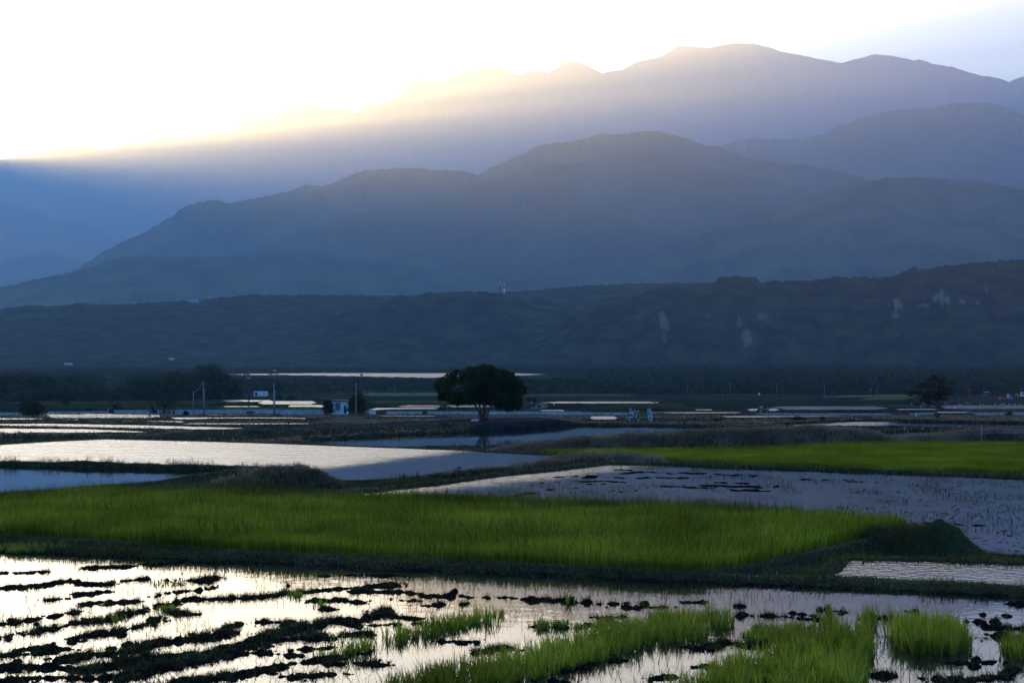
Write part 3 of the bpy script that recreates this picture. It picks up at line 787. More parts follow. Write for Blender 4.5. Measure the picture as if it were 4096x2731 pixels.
blades('dry_grass', P, R.uniform(0.18, 0.5, len(P)), R.uniform(0.025, 0.045, len(P)), M['dry_grass'], 0.6, 0.7, 8, kind='stuff', label='pale dry grass hanging over the long dyke behind the right rice field', cat='grass')
farm = clearm * infr * out * (GY >= 140) * (GY < 385) * np.where(GY < 168, 0.15, 1) * (0.25 + gm + 0.9 * (fbm(GX / 8, GY / 5, 75, 3) > 0.56)) 
P = scatter(farm, 130000, 26)
blades('dry_grass', P, R.uniform(0.12, 0.42, len(P)), R.uniform(0.05, 0.09, len(P)), M['dry_grass'], 0.5, 0.5, 9, kind='stuff', label='brown dry grass on the banks between the far paddies', cat='grass')
P = scatter(clearm * infr * out * (GY >= 165) * (GY < 385) * (fbm(GX / 14, GY / 9, 76, 3) > 0.5), 60000, 27)
blades('field_grass', P, R.uniform(0.12, 0.4, len(P)), R.uniform(0.05, 0.09, len(P)), M['bank_grass'], 0.5, 0.5, 10, kind='stuff', label='dark green grass on the sloping ground around the far paddies', cat='grass')
# tall stalks on the mound and the bank between the left ponds
tm = infr * out * ((bundm > 0.3) & (GY > 84) & (GY < 104) & (GX < -4)) * (fbm(GX / 1.2, GY / 1.2, 171, 3) > 0.56)
P = scatter(tm, 2600, 28)
blades('reeds', P, R.uniform(0.15, 0.55, len(P)), R.uniform(0.012, 0.022, len(P)), M['bank_grass'], 0.25, 0.3, 18, kind='stuff', label='thin stalks sticking up from the bank between the two left ponds', cat='reeds')
P = scatter(midm * DYM * (GX < 0) * (GY < 85), 7000, 29)
blades('reeds', P, R.uniform(0.15, 0.5, len(P)), R.uniform(0.012, 0.022, len(P)), M['dry_grass'], 0.45, 0.5, 19, kind='stuff', label='pale dry stalks on the rounded earth mound left of centre', cat='reeds')
# transplanted seedlings in rows (far left) and green weed rows in the long pond
rows = []
Ws = SEED['W']
for yy in np.arange(Ws[:, 1].min(), Ws[:, 1].max(), 1.1):
    xs = np.arange(Ws[:, 0].min(), Ws[:, 0].max(), 0.28)
    rows.append(np.column_stack([xs + 0.4 * np.sin(yy * 0.7), np.full(len(xs), yy)]))
rows = np.concatenate(rows); rows = rows[inside(rows[:, 0], rows[:, 1], Ws)]
P = np.column_stack([rows + R.normal(0, 0.05, rows.shape), np.full(len(rows), SEED['L'] - 0.02)])
P = np.repeat(P, 2, 0)
blades('rice_seedlings', P, R.uniform(0.12, 0.25, len(P)), np.full(len(P), 0.05), M['weeds'], 0.3, 0.3, 12, kind='stuff', label='rows of small rice seedlings in the shining paddy by the left bush', cat='seedlings')
Wp = np.array([tuple(U(x, y, -4.9))[:2] for x, y in [(1200, 1771), (1350, 1762), (1600, 1752), (1900, 1754), (2130, 1748), (2140, 1752), (1900, 1762), (1600, 1770), (1420, 1782)]])
pp = fill(Wp, 9000, R); pp = pp[fbm(pp[:, 0] / 5, pp[:, 1] / 2.0, 81, 3) > 0.47]
pp = pp[R.random(len(pp)) < 0.35]
P = np.column_stack([pp, np.full(len(pp), -4.93)])
blades('pond_weeds', P, R.uniform(0.03, 0.09, len(P)), R.uniform(0.05, 0.09, len(P)), M['rice_far'], 0.9, 0.3, 13, kind='stuff', label='yellow green weeds floating in the long pond below the big tree', cat='weeds')

# ------------------------------------------------------------------ mud of the near paddy
def c5(l): return [(x / 2.297, 2100 + y / 2.297) for x, y in l]
def c6(l): return [(1024 + x / 2.297, 2100 + y / 2.297) for x, y in l]
def c7(l): return [(2048 + x / 2.297, 2100 + y / 2.297) for x, y in l]
def c8(l): return [(3072 + x / 2.297, 2100 + y / 2.297) for x, y in l]
FUR = [(c5([(-200, 460), (0, 450), (440, 432)]), 16), (c5([(820, 412), (1000, 388), (1250, 372), (1500, 358), (1800, 338)]), 17), (c5([(1900, 348), (2250, 348)]), 9),
       (c5([(-200, 640), (0, 610), (150, 590), (350, 578), (500, 555), (620, 535), (830, 545), (1000, 555)]), 42), (c5([(1050, 530), (1200, 515), (1340, 505), (1500, 515), (1850, 510), (2050, 495)]), 26),
       (c5([(400, 685), (560, 675)]), 14), (c5([(650, 655), (850, 635), (980, 622)]), 16), (c5([(830, 735), (950, 715), (1200, 715)]), 28), (c5([(1420, 655), (1600, 630), (1850, 612)]), 36), (c5([(1870, 590), (2030, 568)]), 12),
       (c5([(-200, 950), (0, 925), (200, 890), (350, 865), (500, 850), (680, 815)]), 42), (c5([(-200, 1110), (0, 1065), (200, 1010), (500, 945), (700, 905), (900, 870), (1100, 845), (1300, 805)]), 30),
       (c5([(1420, 775), (1560, 795), (1830, 828)]), 20), (c5([(1420, 755), (1600, 745), (1750, 710), (2000, 690), (2352, 660)]) + c6([(350, 630), (600, 612), (900, 582), (1200, 562), (1400, 552)]), 34),
       (c5([(200, 1140), (430, 1118), (560, 1090), (700, 1050), (900, 1000), (1040, 985), (1200, 945), (1400, 900), (1510, 865)]), 24), (c5([(-200, 1230), (0, 1205), (150, 1195), (400, 1160), (600, 1155)]), 40),
       (c5([(550, 1255), (850, 1200), (1100, 1195), (1400, 1110), (1700, 1070), (2000, 1020), (2120, 960), (2352, 920)]) + c6([(100, 900), (280, 910)]), 40),
       (c5([(100, 1345), (400, 1325), (800, 1335), (1100, 1290), (1500, 1235), (1700, 1215), (2000, 1185), (2352, 1090)]) + c6([(200, 1010), (400, 970), (600, 900), (900, 890), (1200, 805)]), 55),
       (c5([(-200, 1480), (0, 1440), (400, 1410), (800, 1430), (1100, 1405), (1400, 1350), (1800, 1260), (2100, 1200)]), 46), (c5([(1500, 1500), (1700, 1455), (2100, 1415), (2352, 1385)]) + c6([(300, 1335), (500, 1255), (700, 1205), (900, 1165)]), 40),
       (c6([(650, 472), (900, 468), (1250, 478)]), 10), (c6([(500, 715), (800, 700), (1000, 725)]), 34), (c6([(640, 780), (780, 785)]), 22), (c6([(900, 615), (1150, 635), (1350, 628), (1600, 665), (1720, 660)]), 32),
       (c6([(1800, 655), (1950, 670), (2150, 682), (2352, 695)]) + c7([(200, 700), (350, 705), (550, 722), (650, 735), (900, 745), (1050, 765), (1400, 755)]), 24), (c6([(1250, 685), (1450, 695)]), 20), (c6([(1500, 732), (1880, 718)]), 9),
       (c6([(1060, 785), (1230, 780)]), 12), (c6([(1130, 845), (1350, 855), (1530, 862)]), 20), (c6([(1000, 925), (1250, 915), (1500, 925)]), 24), (c6([(100, 1010), (400, 965), (700, 910), (950, 950)]), 60), (c6([(200, 1060), (940, 1025)]), 30),
       (c6([(380, 1135), (540, 1135)]), 24), (c6([(1770, 1080), (2070, 1082)]), 12), (c6([(2060, 1185), (2352, 1145)]), 24), (c6([(640, 1272), (1180, 1272)]), 14), (c6([(350, 1425), (700, 1395)]), 20), (c6([(0, 1180), (270, 1195)]), 16),
       (c7([(820, 850), (1000, 835)]), 14), (c7([(200, 940), (600, 945), (900, 890)]), 26), (c7([(1640, 710), (1800, 712)]), 16), (c7([(2170, 855), (2352, 845)]) + c8([(200, 855), (420, 875)]), 30), (c8([(470, 818), (740, 815)]), 30), (c8([(1000, 870), (1150, 885)]), 40),
       (c7([(1700, 1140), (1950, 1080), (2352, 1140)]), 42), (c7([(1600, 1312), (1900, 1312)]), 15), (c7([(1300, 1435), (1650, 1415)]), 22), (c7([(450, 1340), (700, 1310), (1000, 1245)]), 24), (c7([(200, 1420), (450, 1440)]), 22),
       (c8([(1980, 950), (2150, 950), (2500, 980)]), 40), (c8([(2150, 1060), (2500, 1150)]), 70), (c8([(1720, 1270), (1900, 1265), (2040, 1270)]), 22), (c8([(970, 1402), (1100, 1402)]), 12), (c8([(1500, 1440), (2000, 1430), (2150, 1400), (2240, 1370)]), 40),
       (c8([(350, 440), (350, 440)]), 4)]
CLODS = c5([(1230, 490), (1330, 470), (940, 975), (1040, 960), (1100, 985), (1400, 870), (300, 905), (1160, 1112), (980, 1130), (680, 1200), (150, 1255)]) + c6([(280, 545), (1800, 605), (1750, 655), (1870, 640), (230, 920)]) + \
    c7([(730, 700), (500, 690), (2120, 828), (2120, 735), (150, 695), (1010, 720), (1180, 725)]) + c8([(200, 800), (280, 800), (380, 820), (380, 762), (510, 770), (1810, 880), (1910, 885), (2070, 885), (2230, 725), (2335, 730), (2000, 825), (2230, 830), (960, 845), (1360, 800), (1910, 1225), (2210, 1275), (1840, 1300)])
mx = np.linspace(-260, 4360, 1500)
md = np.concatenate([np.linspace(22.5, 30, 260, endpoint=False), np.linspace(30, 43.5, 300)])
MX = (mx[None, :] - 2048) / F * md[:, None]; MY = np.repeat(md[:, None], len(mx), 1)
wx = MX + 0.5 * (fbm(MX / 0.8, MY / 0.8, 91, 3) - 0.5); wy = MY + 0.7 * (fbm(MX / 0.8, MY / 0.8, 92, 3) - 0.5)
mh = np.full(MX.shape, -0.125)
for pts, t in FUR:
    W = [U(x, y - 0.15 * t, 0.0) for x, y in pts]
    wd = 0.065 + 0.0026 * t; ht = 0.122 + 0.0017 * t
    ymin = min(p.y for p in W) - 2.2; ymax = max(p.y for p in W) + 2.2
    r0, r1 = np.searchsorted(md, ymin), np.searchsorted(md, ymax)
    if r1 <= r0: continue
    dm = np.full((r1 - r0, len(mx)), 9.0)
    for a, b in zip(W[:-1], W[1:]):
        d, _ = seg_dist(wx[r0:r1], wy[r0:r1], a, b)
        dm = np.minimum(dm, d)
    mh[r0:r1] = np.maximum(mh[r0:r1], -0.125 + np.maximum(ht * np.exp(-(dm / wd) ** 2), 0.104 * np.exp(-(dm / (2.6 * wd + 0.1)) ** 2)))
rough = 0.11 * (fbm(MX / 0.7, MY / 0.7, 93, 4) - 0.5) + (0.05 * (crowns(MX / 0.26, MY / 0.26, 94) - 0.4) + 0.27 * (fbm(MX / 0.12, MY / 0.18, 97, 5) - 0.5)) * np.clip((mh + 0.10) / 0.08, 0.25, 1) + 0.08 * (fbm(MX / 0.05, MY / 0.07, 95, 3) - 0.5)
mh = mh + rough + 0.012 * np.clip((30.5 - MY) / 3, 0, 1) * (MX < 1)
mh = np.where(mh > 0.015, 0.015 + (mh - 0.015) * 0.45, mh)
for (x, y) in CLODS:
    p = U(x, y + 3, 0.0)
    if not (22 < p.y < 43): continue
    d = np.hypot((wx - p.x) * 1.0, (wy - p.y) * 1.2)
    rad = (0.08 + 0.07 * random.random()) * (0.65 + 0.8 * fbm(MX / 0.09 + x, MY / 0.09, 98, 2))
    rad = np.maximum(rad, 0.03)
    mh = np.maximum(mh, (0.02 + rad * 0.6) * np.sqrt(np.clip(1 - (d / rad) ** 2, 0, 1)) - 0.03 + 0.25 * rough)
# shallow mud shelf under the bank
s0 = sdist(MX, MY, P0['W'])
mh = np.maximum(mh, np.clip(0.02 + s0 * 0.12, -0.1, 0.03) + 0.09 * (fbm(MX / 0.35, MY / 0.2, 96, 3) - 0.5))
mh = np.where(s0 > 0.1, -0.3, mh)
def clipped(name, X, Y, Z, sdf, lim):
    Qd = gridquads(*X.shape)
    keep = (sdf.ravel()[Qd] < lim).all(1)
    Qd = Qd[keep]
    used = np.unique(Qd); mp = np.full(X.size, -1); mp[used] = np.arange(len(used))
    V = np.stack([X, Y, Z], 2).reshape(-1, 3)[used]
    return tag(link(name, npmesh(name, V, mp[Qd]), M['mud'], smooth=True), kind='structure')
clipped('mud', MX, MY, mh, s0, 0.25)
mk = ((mh > 0.0) & (s0 < -0.1)) * (np.abs(np.gradient(MY, axis=0)) * np.abs(np.gradient(MX, axis=1))) * (0.25 + (fbm(MX / 0.9, MY / 0.9, 131, 3) > 0.5))
ix = np.random.default_rng(132).choice(mk.size, 26000, p=(mk / mk.sum()).ravel())
P = np.stack([MX, MY, mh], 2).reshape(-1, 3)[ix] + R.normal(0, 0.012, (26000, 3)) * np.array([1, 1, 0])
blades('mud_stubble', P, R.uniform(0.03, 0.13, len(P)), R.uniform(0.006, 0.012, len(P)), M['bank_grass'], 0.7, 0.6, 17, kind='stuff', label='short stubble and roots sticking out of the near mud furrows', cat='stubble')

# mud specks and weeds in the right middle paddy
P2F = [(c, t) for c, t in [([(2180, 1930), (2400, 1924), (2480, 1926)], 8), ([(2250, 1908), (2330, 1905)], 7), ([(2330, 1906), (2480, 1893), (2560, 1888), (2720, 1893), (2850, 1895), (3050, 1905)], 9), ([(2330, 1911), (2620, 1912), (2750, 1912)], 7),
       ([(2330, 1938), (2400, 1936)], 8), ([(2440, 1960), (2520, 1962)], 6), ([(2660, 1945), (2800, 1952), (2900, 1955), (3080, 1965)], 8), ([(2830, 1942), (3000, 1948), (3130, 1945)], 8), ([(3230, 1918), (3350, 1920), (3480, 1926)], 7), ([(3620, 1934), (3690, 1936)], 4),
       ([(2180, 1960), (2300, 1952)], 9), ([(2480, 1878), (2540, 1880)], 6), ([(2760, 1880), (2900, 1885)], 5), ([(2060, 1978), (2150, 1974)], 7), ([(3640, 2085), (3760, 2090), (3900, 2098)], 6), ([(2850, 1930), (2980, 1930)], 5)]]
mx2 = np.linspace(1400, 4300, 1000); md2 = np.concatenate([np.linspace(47.5, 62, 120, endpoint=False), np.arange(62, 90, 0.16)])
AX = (mx2[None, :] - 2048) / F * md2[:, None]; AY = np.repeat(md2[:, None], len(mx2), 1)
wx = AX + 0.9 * (fbm(AX / 0.9, AY / 0.9, 191, 3) - 0.5); wy = AY + 1.6 * (fbm(AX / 0.9, AY / 0.9, 192, 3) - 0.5)
ah = np.full(AX.shape, -0.12)
for pts, t in P2F:
    W = [U(x, y, -1.0) for x, y in pts]
    dm = np.full(AX.shape, 9.0)
    for a, b in zip(W[:-1], W[1:]):
        d, _ = seg_dist(wx, wy, a, b); dm = np.minimum(dm, d)
    ah = np.maximum(ah, -0.12 + (0.13 + 0.006 * t) * np.exp(-(dm / (0.25 + 0.03 * t)) ** 2))
ah = ah - 0.035 + 0.22 * (fbm(AX / 0.4, AY / 0.8, 193, 5) - 0.5)
ah = np.where(ah > 0.02, 0.02 + (ah - 0.02) * 0.6, ah)
s2_ = sdist(AX, AY, P2['W'])
ah = np.where(s2_ > -0.1, -0.4, ah) - 1.0
clipped('mud', AX, AY, ah, s2_, 0.0)
pp = fill(clipx(P2['W'], 1500, 4250), 16000, R)
k = fbm(pp[:, 0] / 1.6, pp[:, 1] / 2.5, 82, 3)
pp = pp[k > 0.56]
P = np.column_stack([pp, np.full(len(pp), -1.03)])
blades('paddy_weeds', P, R.uniform(0.05, 0.2, len(P)), R.uniform(0.012, 0.022, len(P)), M['bank_grass'], 0.5, 0.5, 14, kind='stuff', label='thin sprigs of weed standing in the blue paddy on the right', cat='weeds')
pp = fill(clipx(P2['W'], 1500, 4250), 2600, R)
pp = pp[fbm(pp[:, 0] / 3, pp[:, 1] / 2.0, 84, 3) > 0.47]
n_ = len(pp); rr = R.uniform(0.02, 0.12, n_)
ax_ = R.uniform(0, 6.28, n_)
c = np.column_stack([pp, np.full(n_, -0.994)])
e1 = np.column_stack([np.cos(ax_) * rr, np.sin(ax_) * rr, 0 * rr]); e2 = np.column_stack([-np.sin(ax_) * rr * .4, np.cos(ax_) * rr * .4, R.uniform(0.0, 0.012, n_)])
V = np.stack([c - e1, c - e2 * 0.8, c + e1, c + e2], 1).reshape(-1, 3)
tag(link('floating_straw', npmesh('floating_straw', V, np.arange(n_ * 4).reshape(-1, 4)), M['bank_grass']), label='flecks of straw floating on the blue paddy on the right', cat='straw', kind='stuff')

# ------------------------------------------------------------------ rice clumps of the near paddy
CL = [(c6([(720, 1210), (1000, 1120), (1300, 1020), (1600, 945), (1850, 880), (2150, 850), (2180, 880), (1900, 935), (1700, 1000), (1300, 1080), (1000, 1165), (760, 1230)]), 1900, 0.34),
      (c7([(-1150, 1500), (-300, 1330), (0, 1245), (600, 1085), (1000, 960), (1300, 880), (1700, 850), (1960, 840), (2020, 870), (2000, 940), (1700, 1060), (1300, 1120), (1000, 1180), (700, 1280), (300, 1400), (0, 1450), (-500, 1560), (-1150, 1560)]), 8200, 0.42),
      (c8([(-900, 1560), (-300, 1320), (0, 1220), (300, 1090), (480, 1010), (700, 1010), (930, 1040), (960, 1110), (890, 1300), (850, 1449), (800, 1560)]), 9000, 0.48),
      (c8([(1120, 1020), (1250, 980), (1330, 1010), (1420, 960), (1560, 990), (1650, 955), (1760, 1010), (1840, 1070), (1770, 1150), (1640, 1205), (1500, 1160), (1380, 1200), (1220, 1130)]), 4600, 0.50),
      (c8([(2080, 1120), (2352, 1080), (2500, 1100), (2500, 1260), (2200, 1210)]), 1400, 0.40), (c8([(-100, 960), (420, 930), (400, 1060), (-100, 1080)]), 1100, 0.26), (c7([(2150, 1010), (2352, 960), (2352, 1080), (2150, 1090)]), 500, 0.26),
      (c7([(190, 930), (480, 905), (520, 940), (220, 960)]), 420, 0.22), (c7([(500, 930), (900, 880), (900, 930), (560, 960)]), 260, 0.2),
      (c6([(1450, 1480), (1700, 1300), (2100, 1290), (2352, 1240), (2352, 1500)]), 900, 0.42), (c6([(480, 1200), (900, 1130), (900, 1180), (500, 1270)]), 330, 0.22), (c6([(600, 1080), (800, 1060), (800, 1110), (620, 1110)]), 120, 0.25),
      (c6([(2180, 810), (2320, 790), (2320, 830), (2200, 840)]), 110, 0.25), (c7([(550, 720), (500, 690), (480, 690), (500, 720)]), 40, 0.3), (c5([(700, 890), (1150, 830), (1150, 870), (720, 920)]), 260, 0.16), (c5([(1400, 520), (1700, 510), (1700, 570), (1400, 560)]), 200, 0.14),
      (c5([(1450, 760), (1650, 740), (1660, 800), (1470, 800)]), 260, 0.16), (c5([(-60, 235), (250, 220), (650, 215), (640, 262), (250, 262), (-60, 268)]), 700, 0.3), (c6([(330, 620), (420, 615), (420, 660), (340, 660)]), 120, 0.18), (c6([(500, 700), (640, 690), (650, 760), (520, 760)]), 140, 0.18),
      (c8([(470, 830), (560, 820), (560, 880), (480, 880)]), 260, 0.42), (c8([(860, 880), (950, 870), (960, 930), (860, 930)]), 180, 0.5), (c8([(1150, 800), (1200, 800), (1200, 860), (1150, 860)]), 60, 0.4)]
AP, AL = [], []
for pts, n, L in CL:
    W = np.array([tuple(U(x, y, 0.0))[:2] for x, y in pts])
    n = int(n * 0.95)
    pp = fill(W, n, R)
    kk = fbm(pp[:, 0] / 0.45, pp[:, 1] / 0.5, 101, 3)
    se = -sdist(pp[:, 0], pp[:, 1], W)
    keep = kk > 0.36 + 0.16 * np.exp(-se / 0.10) - 0.04 + 0.25 * (fbm(pp[:, 0] / 1.1, pp[:, 1] / 0.8, 107, 3) - 0.5)
    pp = pp[keep]
    tu = np.round(pp / 0.15) * 0.15
    tu = tu + 0.14 * np.column_stack([h2(tu[:, 0] * 7, tu[:, 1] * 7, 3) - 0.5, h2(tu[:, 0] * 7, tu[:, 1] * 7, 4) - 0.5])
    pp = tu + R.normal(0, 0.028, pp.shape)
    AP.append(np.column_stack([pp, np.full(len(pp), -0.03)])); AL.append(L * 0.8 * (0.6 + 0.7 * kk[keep]) * (0.7 + 0.6 * h2(tu[:, 0] * 9, tu[:, 1] * 9, 6)) * R.uniform(0.55, 1.2, len(pp)))
sp = fill(clipx(P0['W'][:, :] * 1.0), 9000, R)
sp = sp[(sp[:, 1] > 23)]
kk = fbm(sp[:, 0] / 1.2, sp[:, 1] / 1.2, 103, 3)
sp = sp[kk > 0.5]
AP2 = np.column_stack([sp, np.full(len(sp), -0.03)])
P = np.concatenate(AP); L = np.concatenate(AL)
blades('rice_clumps', P, L, R.uniform(0.009, 0.018, len(P)), M['rice_clump'], 0.19, 0.24, 15, kind='stuff', label='bright green clumps of rice standing in the near flooded paddy', cat='rice')
blades('sprigs', AP2, R.uniform(0.08, 0.3, len(AP2)), R.uniform(0.006, 0.010, len(AP2)), M['weeds'], 0.45, 0.5, 16, kind='stuff', label='thin single sprigs and straws scattered over the near muddy paddy', cat='weeds')

# ------------------------------------------------------------------ trees
def unit(n, r):
    v = r.normal(size=(n, 3)); return v / np.linalg.norm(v, axis=1)[:, None]
def leafcloud(blobs, n, size, seed=0, hollow=0.5):
    r = np.random.default_rng(seed)
    B = np.array(blobs, float)           # x y z rx ry rz
    wgt = B[:, 3] * B[:, 5] + B[:, 4] * B[:, 5]; wgt = wgt / wgt.sum()
    i = r.choice(len(B), n, p=wgt)
    u = unit(n, r)
    rad = hollow + (1 - hollow) * r.random(n) ** 0.5 * 1.12
    p = B[i, :3] + u * B[i, 3:6] * rad[:, None]
    a = unit(n, r); b = np.cross(a, unit(n, r)); b /= np.linalg.norm(b, axis=1)[:, None]
    s = size * r.uniform(0.6, 1.4, n)[:, None]
    V = np.stack([p - a * s, p - b * s * 0.55, p + a * s, p + b * s * 0.55], 1).reshape(-1, 3)
    return npmesh('crown', V, np.arange(n * 4).reshape(-1, 4))

def tube(bm, pts, radii, seg=7, cap=True):
    rings = []
    for k, p in enumerate(pts):
        p = Vector(p)
        d = (Vector(pts[min(k + 1, len(pts) - 1)]) - Vector(pts[max(k - 1, 0)])).normalized()
        ref = Vector((0, 0, 1)) if abs(d.z) < 0.9 else Vector((1, 0, 0))
        e1 = d.cross(ref).normalized(); e2 = d.cross(e1)
        rings.append([bm.verts.new(p + (e1 * math.cos(6.28318 * j / seg) + e2 * math.sin(6.28318 * j / seg)) * radii[k]) for j in range(seg)])
    for a, b in zip(rings[:-1], rings[1:]):
        for j in range(seg):
            bm.faces.new((a[j], a[(j + 1) % seg], b[(j + 1) % seg], b[j]))
    if cap:
        bm.faces.new(rings[0][::-1]); bm.faces.new(rings[-1])
def boxm(bm, c, s, rz=0.0, taper=1.0, rx=0.0, bev=0.0):
    m = Matrix.Translation(c) @ Matrix.Rotation(rz, 4, 'Z') @ Matrix.Rotation(rx, 4, 'X')
    vs = []
    for z in (-.5, .5):
        t = taper if z > 0 else 1
        for x, y in ((-.5, -.5), (.5, -.5), (.5, .5), (-.5, .5)):
            vs.append(bm.verts.new(m @ Vector((x * s[0] * t, y * s[1] * t, z * s[2]))))
    fs = [bm.faces.new([vs[i] for i in f]) for f in ((3, 2, 1, 0), (4, 5, 6, 7), (0, 1, 5, 4), (1, 2, 6, 5), (2, 3, 7, 6), (3, 0, 4, 7))]
    if bev:
        es = {e for f in fs for e in f.edges}
        bmesh.ops.bevel(bm, geom=list(es), offset=bev, segments=2, affect='EDGES')
def disc(bm, c, r, wd, axis='Y', seg=20):
    c = Vector(c); h = wd / 2
    ax = {'X': Vector((1, 0, 0)), 'Y': Vector((0, 1, 0)), 'Z': Vector((0, 0, 1))}[axis]
    tube(bm, [c - ax * h, c - ax * h * 0.8, c + ax * h * 0.8, c + ax * h], [r * 0.93, r, r, r * 0.93], seg)
def ellip(bm, c, r, seg=12):
    mt = Matrix.Translation(c) @ Matrix.Diagonal((*r, 1))
    bmesh.ops.create_uvsphere(bm, u_segments=seg, v_segments=max(6, seg // 2 + 2), radius=1, matrix=mt)
def part(name, fn, mat, parent, smooth=False):
    bm = bmesh.new(); fn(bm)
    bmesh.ops.recalc_face_normals(bm, faces=bm.faces)
    me = bpy.data.meshes.new(name); bm.to_mesh(me); bm.free()
    return link(name, me, mat, parent, smooth)

def tree(name, label, cat, px, py, D=None, z=None, blobs=(), n=3000, leaf=0.2, mat='leaf_dark', stems=(), group=None, seed=0, hollow=0.5, bark='bark'):
    """blobs and stems in photo pixels relative to the foot: (dx, up, rx, rz, depth)"""
    p = G(px, py) if z is None else U(px, py, z)
    if D: p = Vector(((px - 2048) / F * D, D, z_at(py, D)))
    s = p.y / F
    t = thing(name, label, cat, p, 0, group)
    B = [(b[0] * s, (b[4] if len(b) > 4 else 0) * s, b[1] * s, b[2] * s, b[2] * s * 0.9, b[3] * s) for b in blobs]
    me = leafcloud(B, n, leaf, seed, hollow)
    link('crown', me, M[mat], t)
    def tr(bm):
        for st in stems:
            tube(bm, [(a * s, c_ * s, b * s) for a, b, c_, r in st], [r * s for a, b, c_, r in st], 7)
    if stems: part('trunk', tr, M[bark], t, True)
    return t

def k17(x, y, r, rz=None, dep=0): return ((1700 + x / 3.92) - 1932, 1678 - (1440 + y / 3.92), r / 3.92, (rz or r) / 3.92, dep)
rb = random.Random(3)
bl = [k17(x, y, r, None, rb.uniform(-70, 70) if r > 60 else rb.uniform(-25, 25)) for x, y, r in [(280, 400, 120), (380, 330, 115), (520, 270, 115), (700, 240, 130), (900, 210, 130), (1030, 190, 110), (1180, 280, 145), (1300, 310, 130), (1420, 390, 125), (1470, 460, 110), (300, 530, 100), (420, 570, 110), (600, 560, 130), (820, 430, 230), (1000, 430, 230), (1200, 480, 190), (1350, 590, 140), (1440, 670, 100), (1340, 720, 85), (600, 630, 75), (1100, 600, 120), (720, 560, 130), (930, 120, 62), (1020, 130, 58), (710, 150, 55), (1565, 440, 42), (430, 245, 45), (495, 185, 36), (195, 375, 42), (900, 580, 120), (1460, 760, 40), (420, 640, 70), (520, 660, 60), (1180, 650, 110), (1280, 680, 80), (980, 600, 110), (250, 580, 70), (1270, 200, 40), (240, 470, 60), (800, 160, 60), (370, 640, 40), (1280, 770, 34)]]
stm = [[(-2, 0, 0, 6), (-10, 18, 0, 4.6), (-28, 52, -6, 3.6), (-50, 90, -14, 3), (-90, 120, -20, 2)], [(0, 0, 4, 6), (-8, 30, 6, 3.6), (-18, 70, 12, 3), (-30, 110, 18, 2.5)], [(4, 0, 0, 6), (2, 34, 0, 4.4), (2, 80, 0, 3.6), (6, 130, 0, 3)],
       [(8, 0, 6, 5), (10, 40, 10, 3.2), (10, 90, 16, 3.5)], [(12, 0, -4, 6), (20, 30, -6, 4.4), (34, 60, -10, 3.6), (60, 95, -16, 3.5), (100, 120, -20, 2)], [(30, 55, -8, 4), (46, 80, 10, 3), (70, 120, 24, 2)]]
tree('broadleaf_tree', 'large dark round crowned tree with several leaning stems beside the pond', 'tree', 1932, 1678, z=-4.1, blobs=bl, n=25000, leaf=0.14, mat='leaf_dark', stems=stm, seed=5, hollow=0.35)
def kR(x, y, r, rz=None, dep=0): return ((3496 + x / 3.92) - 3747, 1669 - (1480 + y / 3.92), r / 3.92, (rz or r * 0.5) / 3.92, dep)
blr = [kR(x, y, r, rz, rb.uniform(-30, 30)) for x, y, r, rz in [(950, 95, 26, 26), (955, 130, 55, 30), (1060, 130, 50, 16), (860, 150, 50, 18), (940, 170, 90, 40), (1100, 190, 110, 34), (1210, 200, 60, 24), (800, 215, 80, 26), (720, 265, 90, 28), (940, 260, 180, 50), (1120, 290, 130, 40), (640, 350, 110, 26), (540, 350, 70, 14), (800, 370, 160, 46), (1000, 370, 180, 50), (1180, 370, 110, 40), (1250, 330, 50, 20), (900, 440, 160, 40), (1080, 450, 120, 36), (760, 470, 90, 26), (720, 540, 60, 24), (660, 530, 60, 22), (840, 510, 60, 30), (1010, 560, 50, 30), (870, 570, 40, 16), (600, 400, 60, 16)]]
tree('almond_tree', 'tiered reddish brown tree standing alone at the right beside the canal wall', 'tree', 3747, 1669, blobs=blr, n=5200, leaf=0.14, mat='leaf_red', seed=6, hollow=0.2,
     stems=[[(0, -2, 0, 4.2), (-1, 20, 0, 3.4), (-3, 45, 0, 3), (-2, 100, 0, 2), (0, 140, 0, 1)], [(-2, 42, 0, 2), (-30, 66, 6, 1.3), (-70, 84, 8, .8), (-115, 100, 10, .5)], [(-2, 50, 0, 2), (25, 72, 4, 1.4), (60, 98, 6, .8)], [(-2, 62, 0, 1.8), (-30, 96, -8, 1), (-50, 122, -10, .6)], [(0, 36, 0, 1.2), (8, 44, 0, .8), (20, 50, 0, .5)], [(-2, 70, 0, 1.4), (22, 110, 8, 1), (45, 132, 10, .6)]])

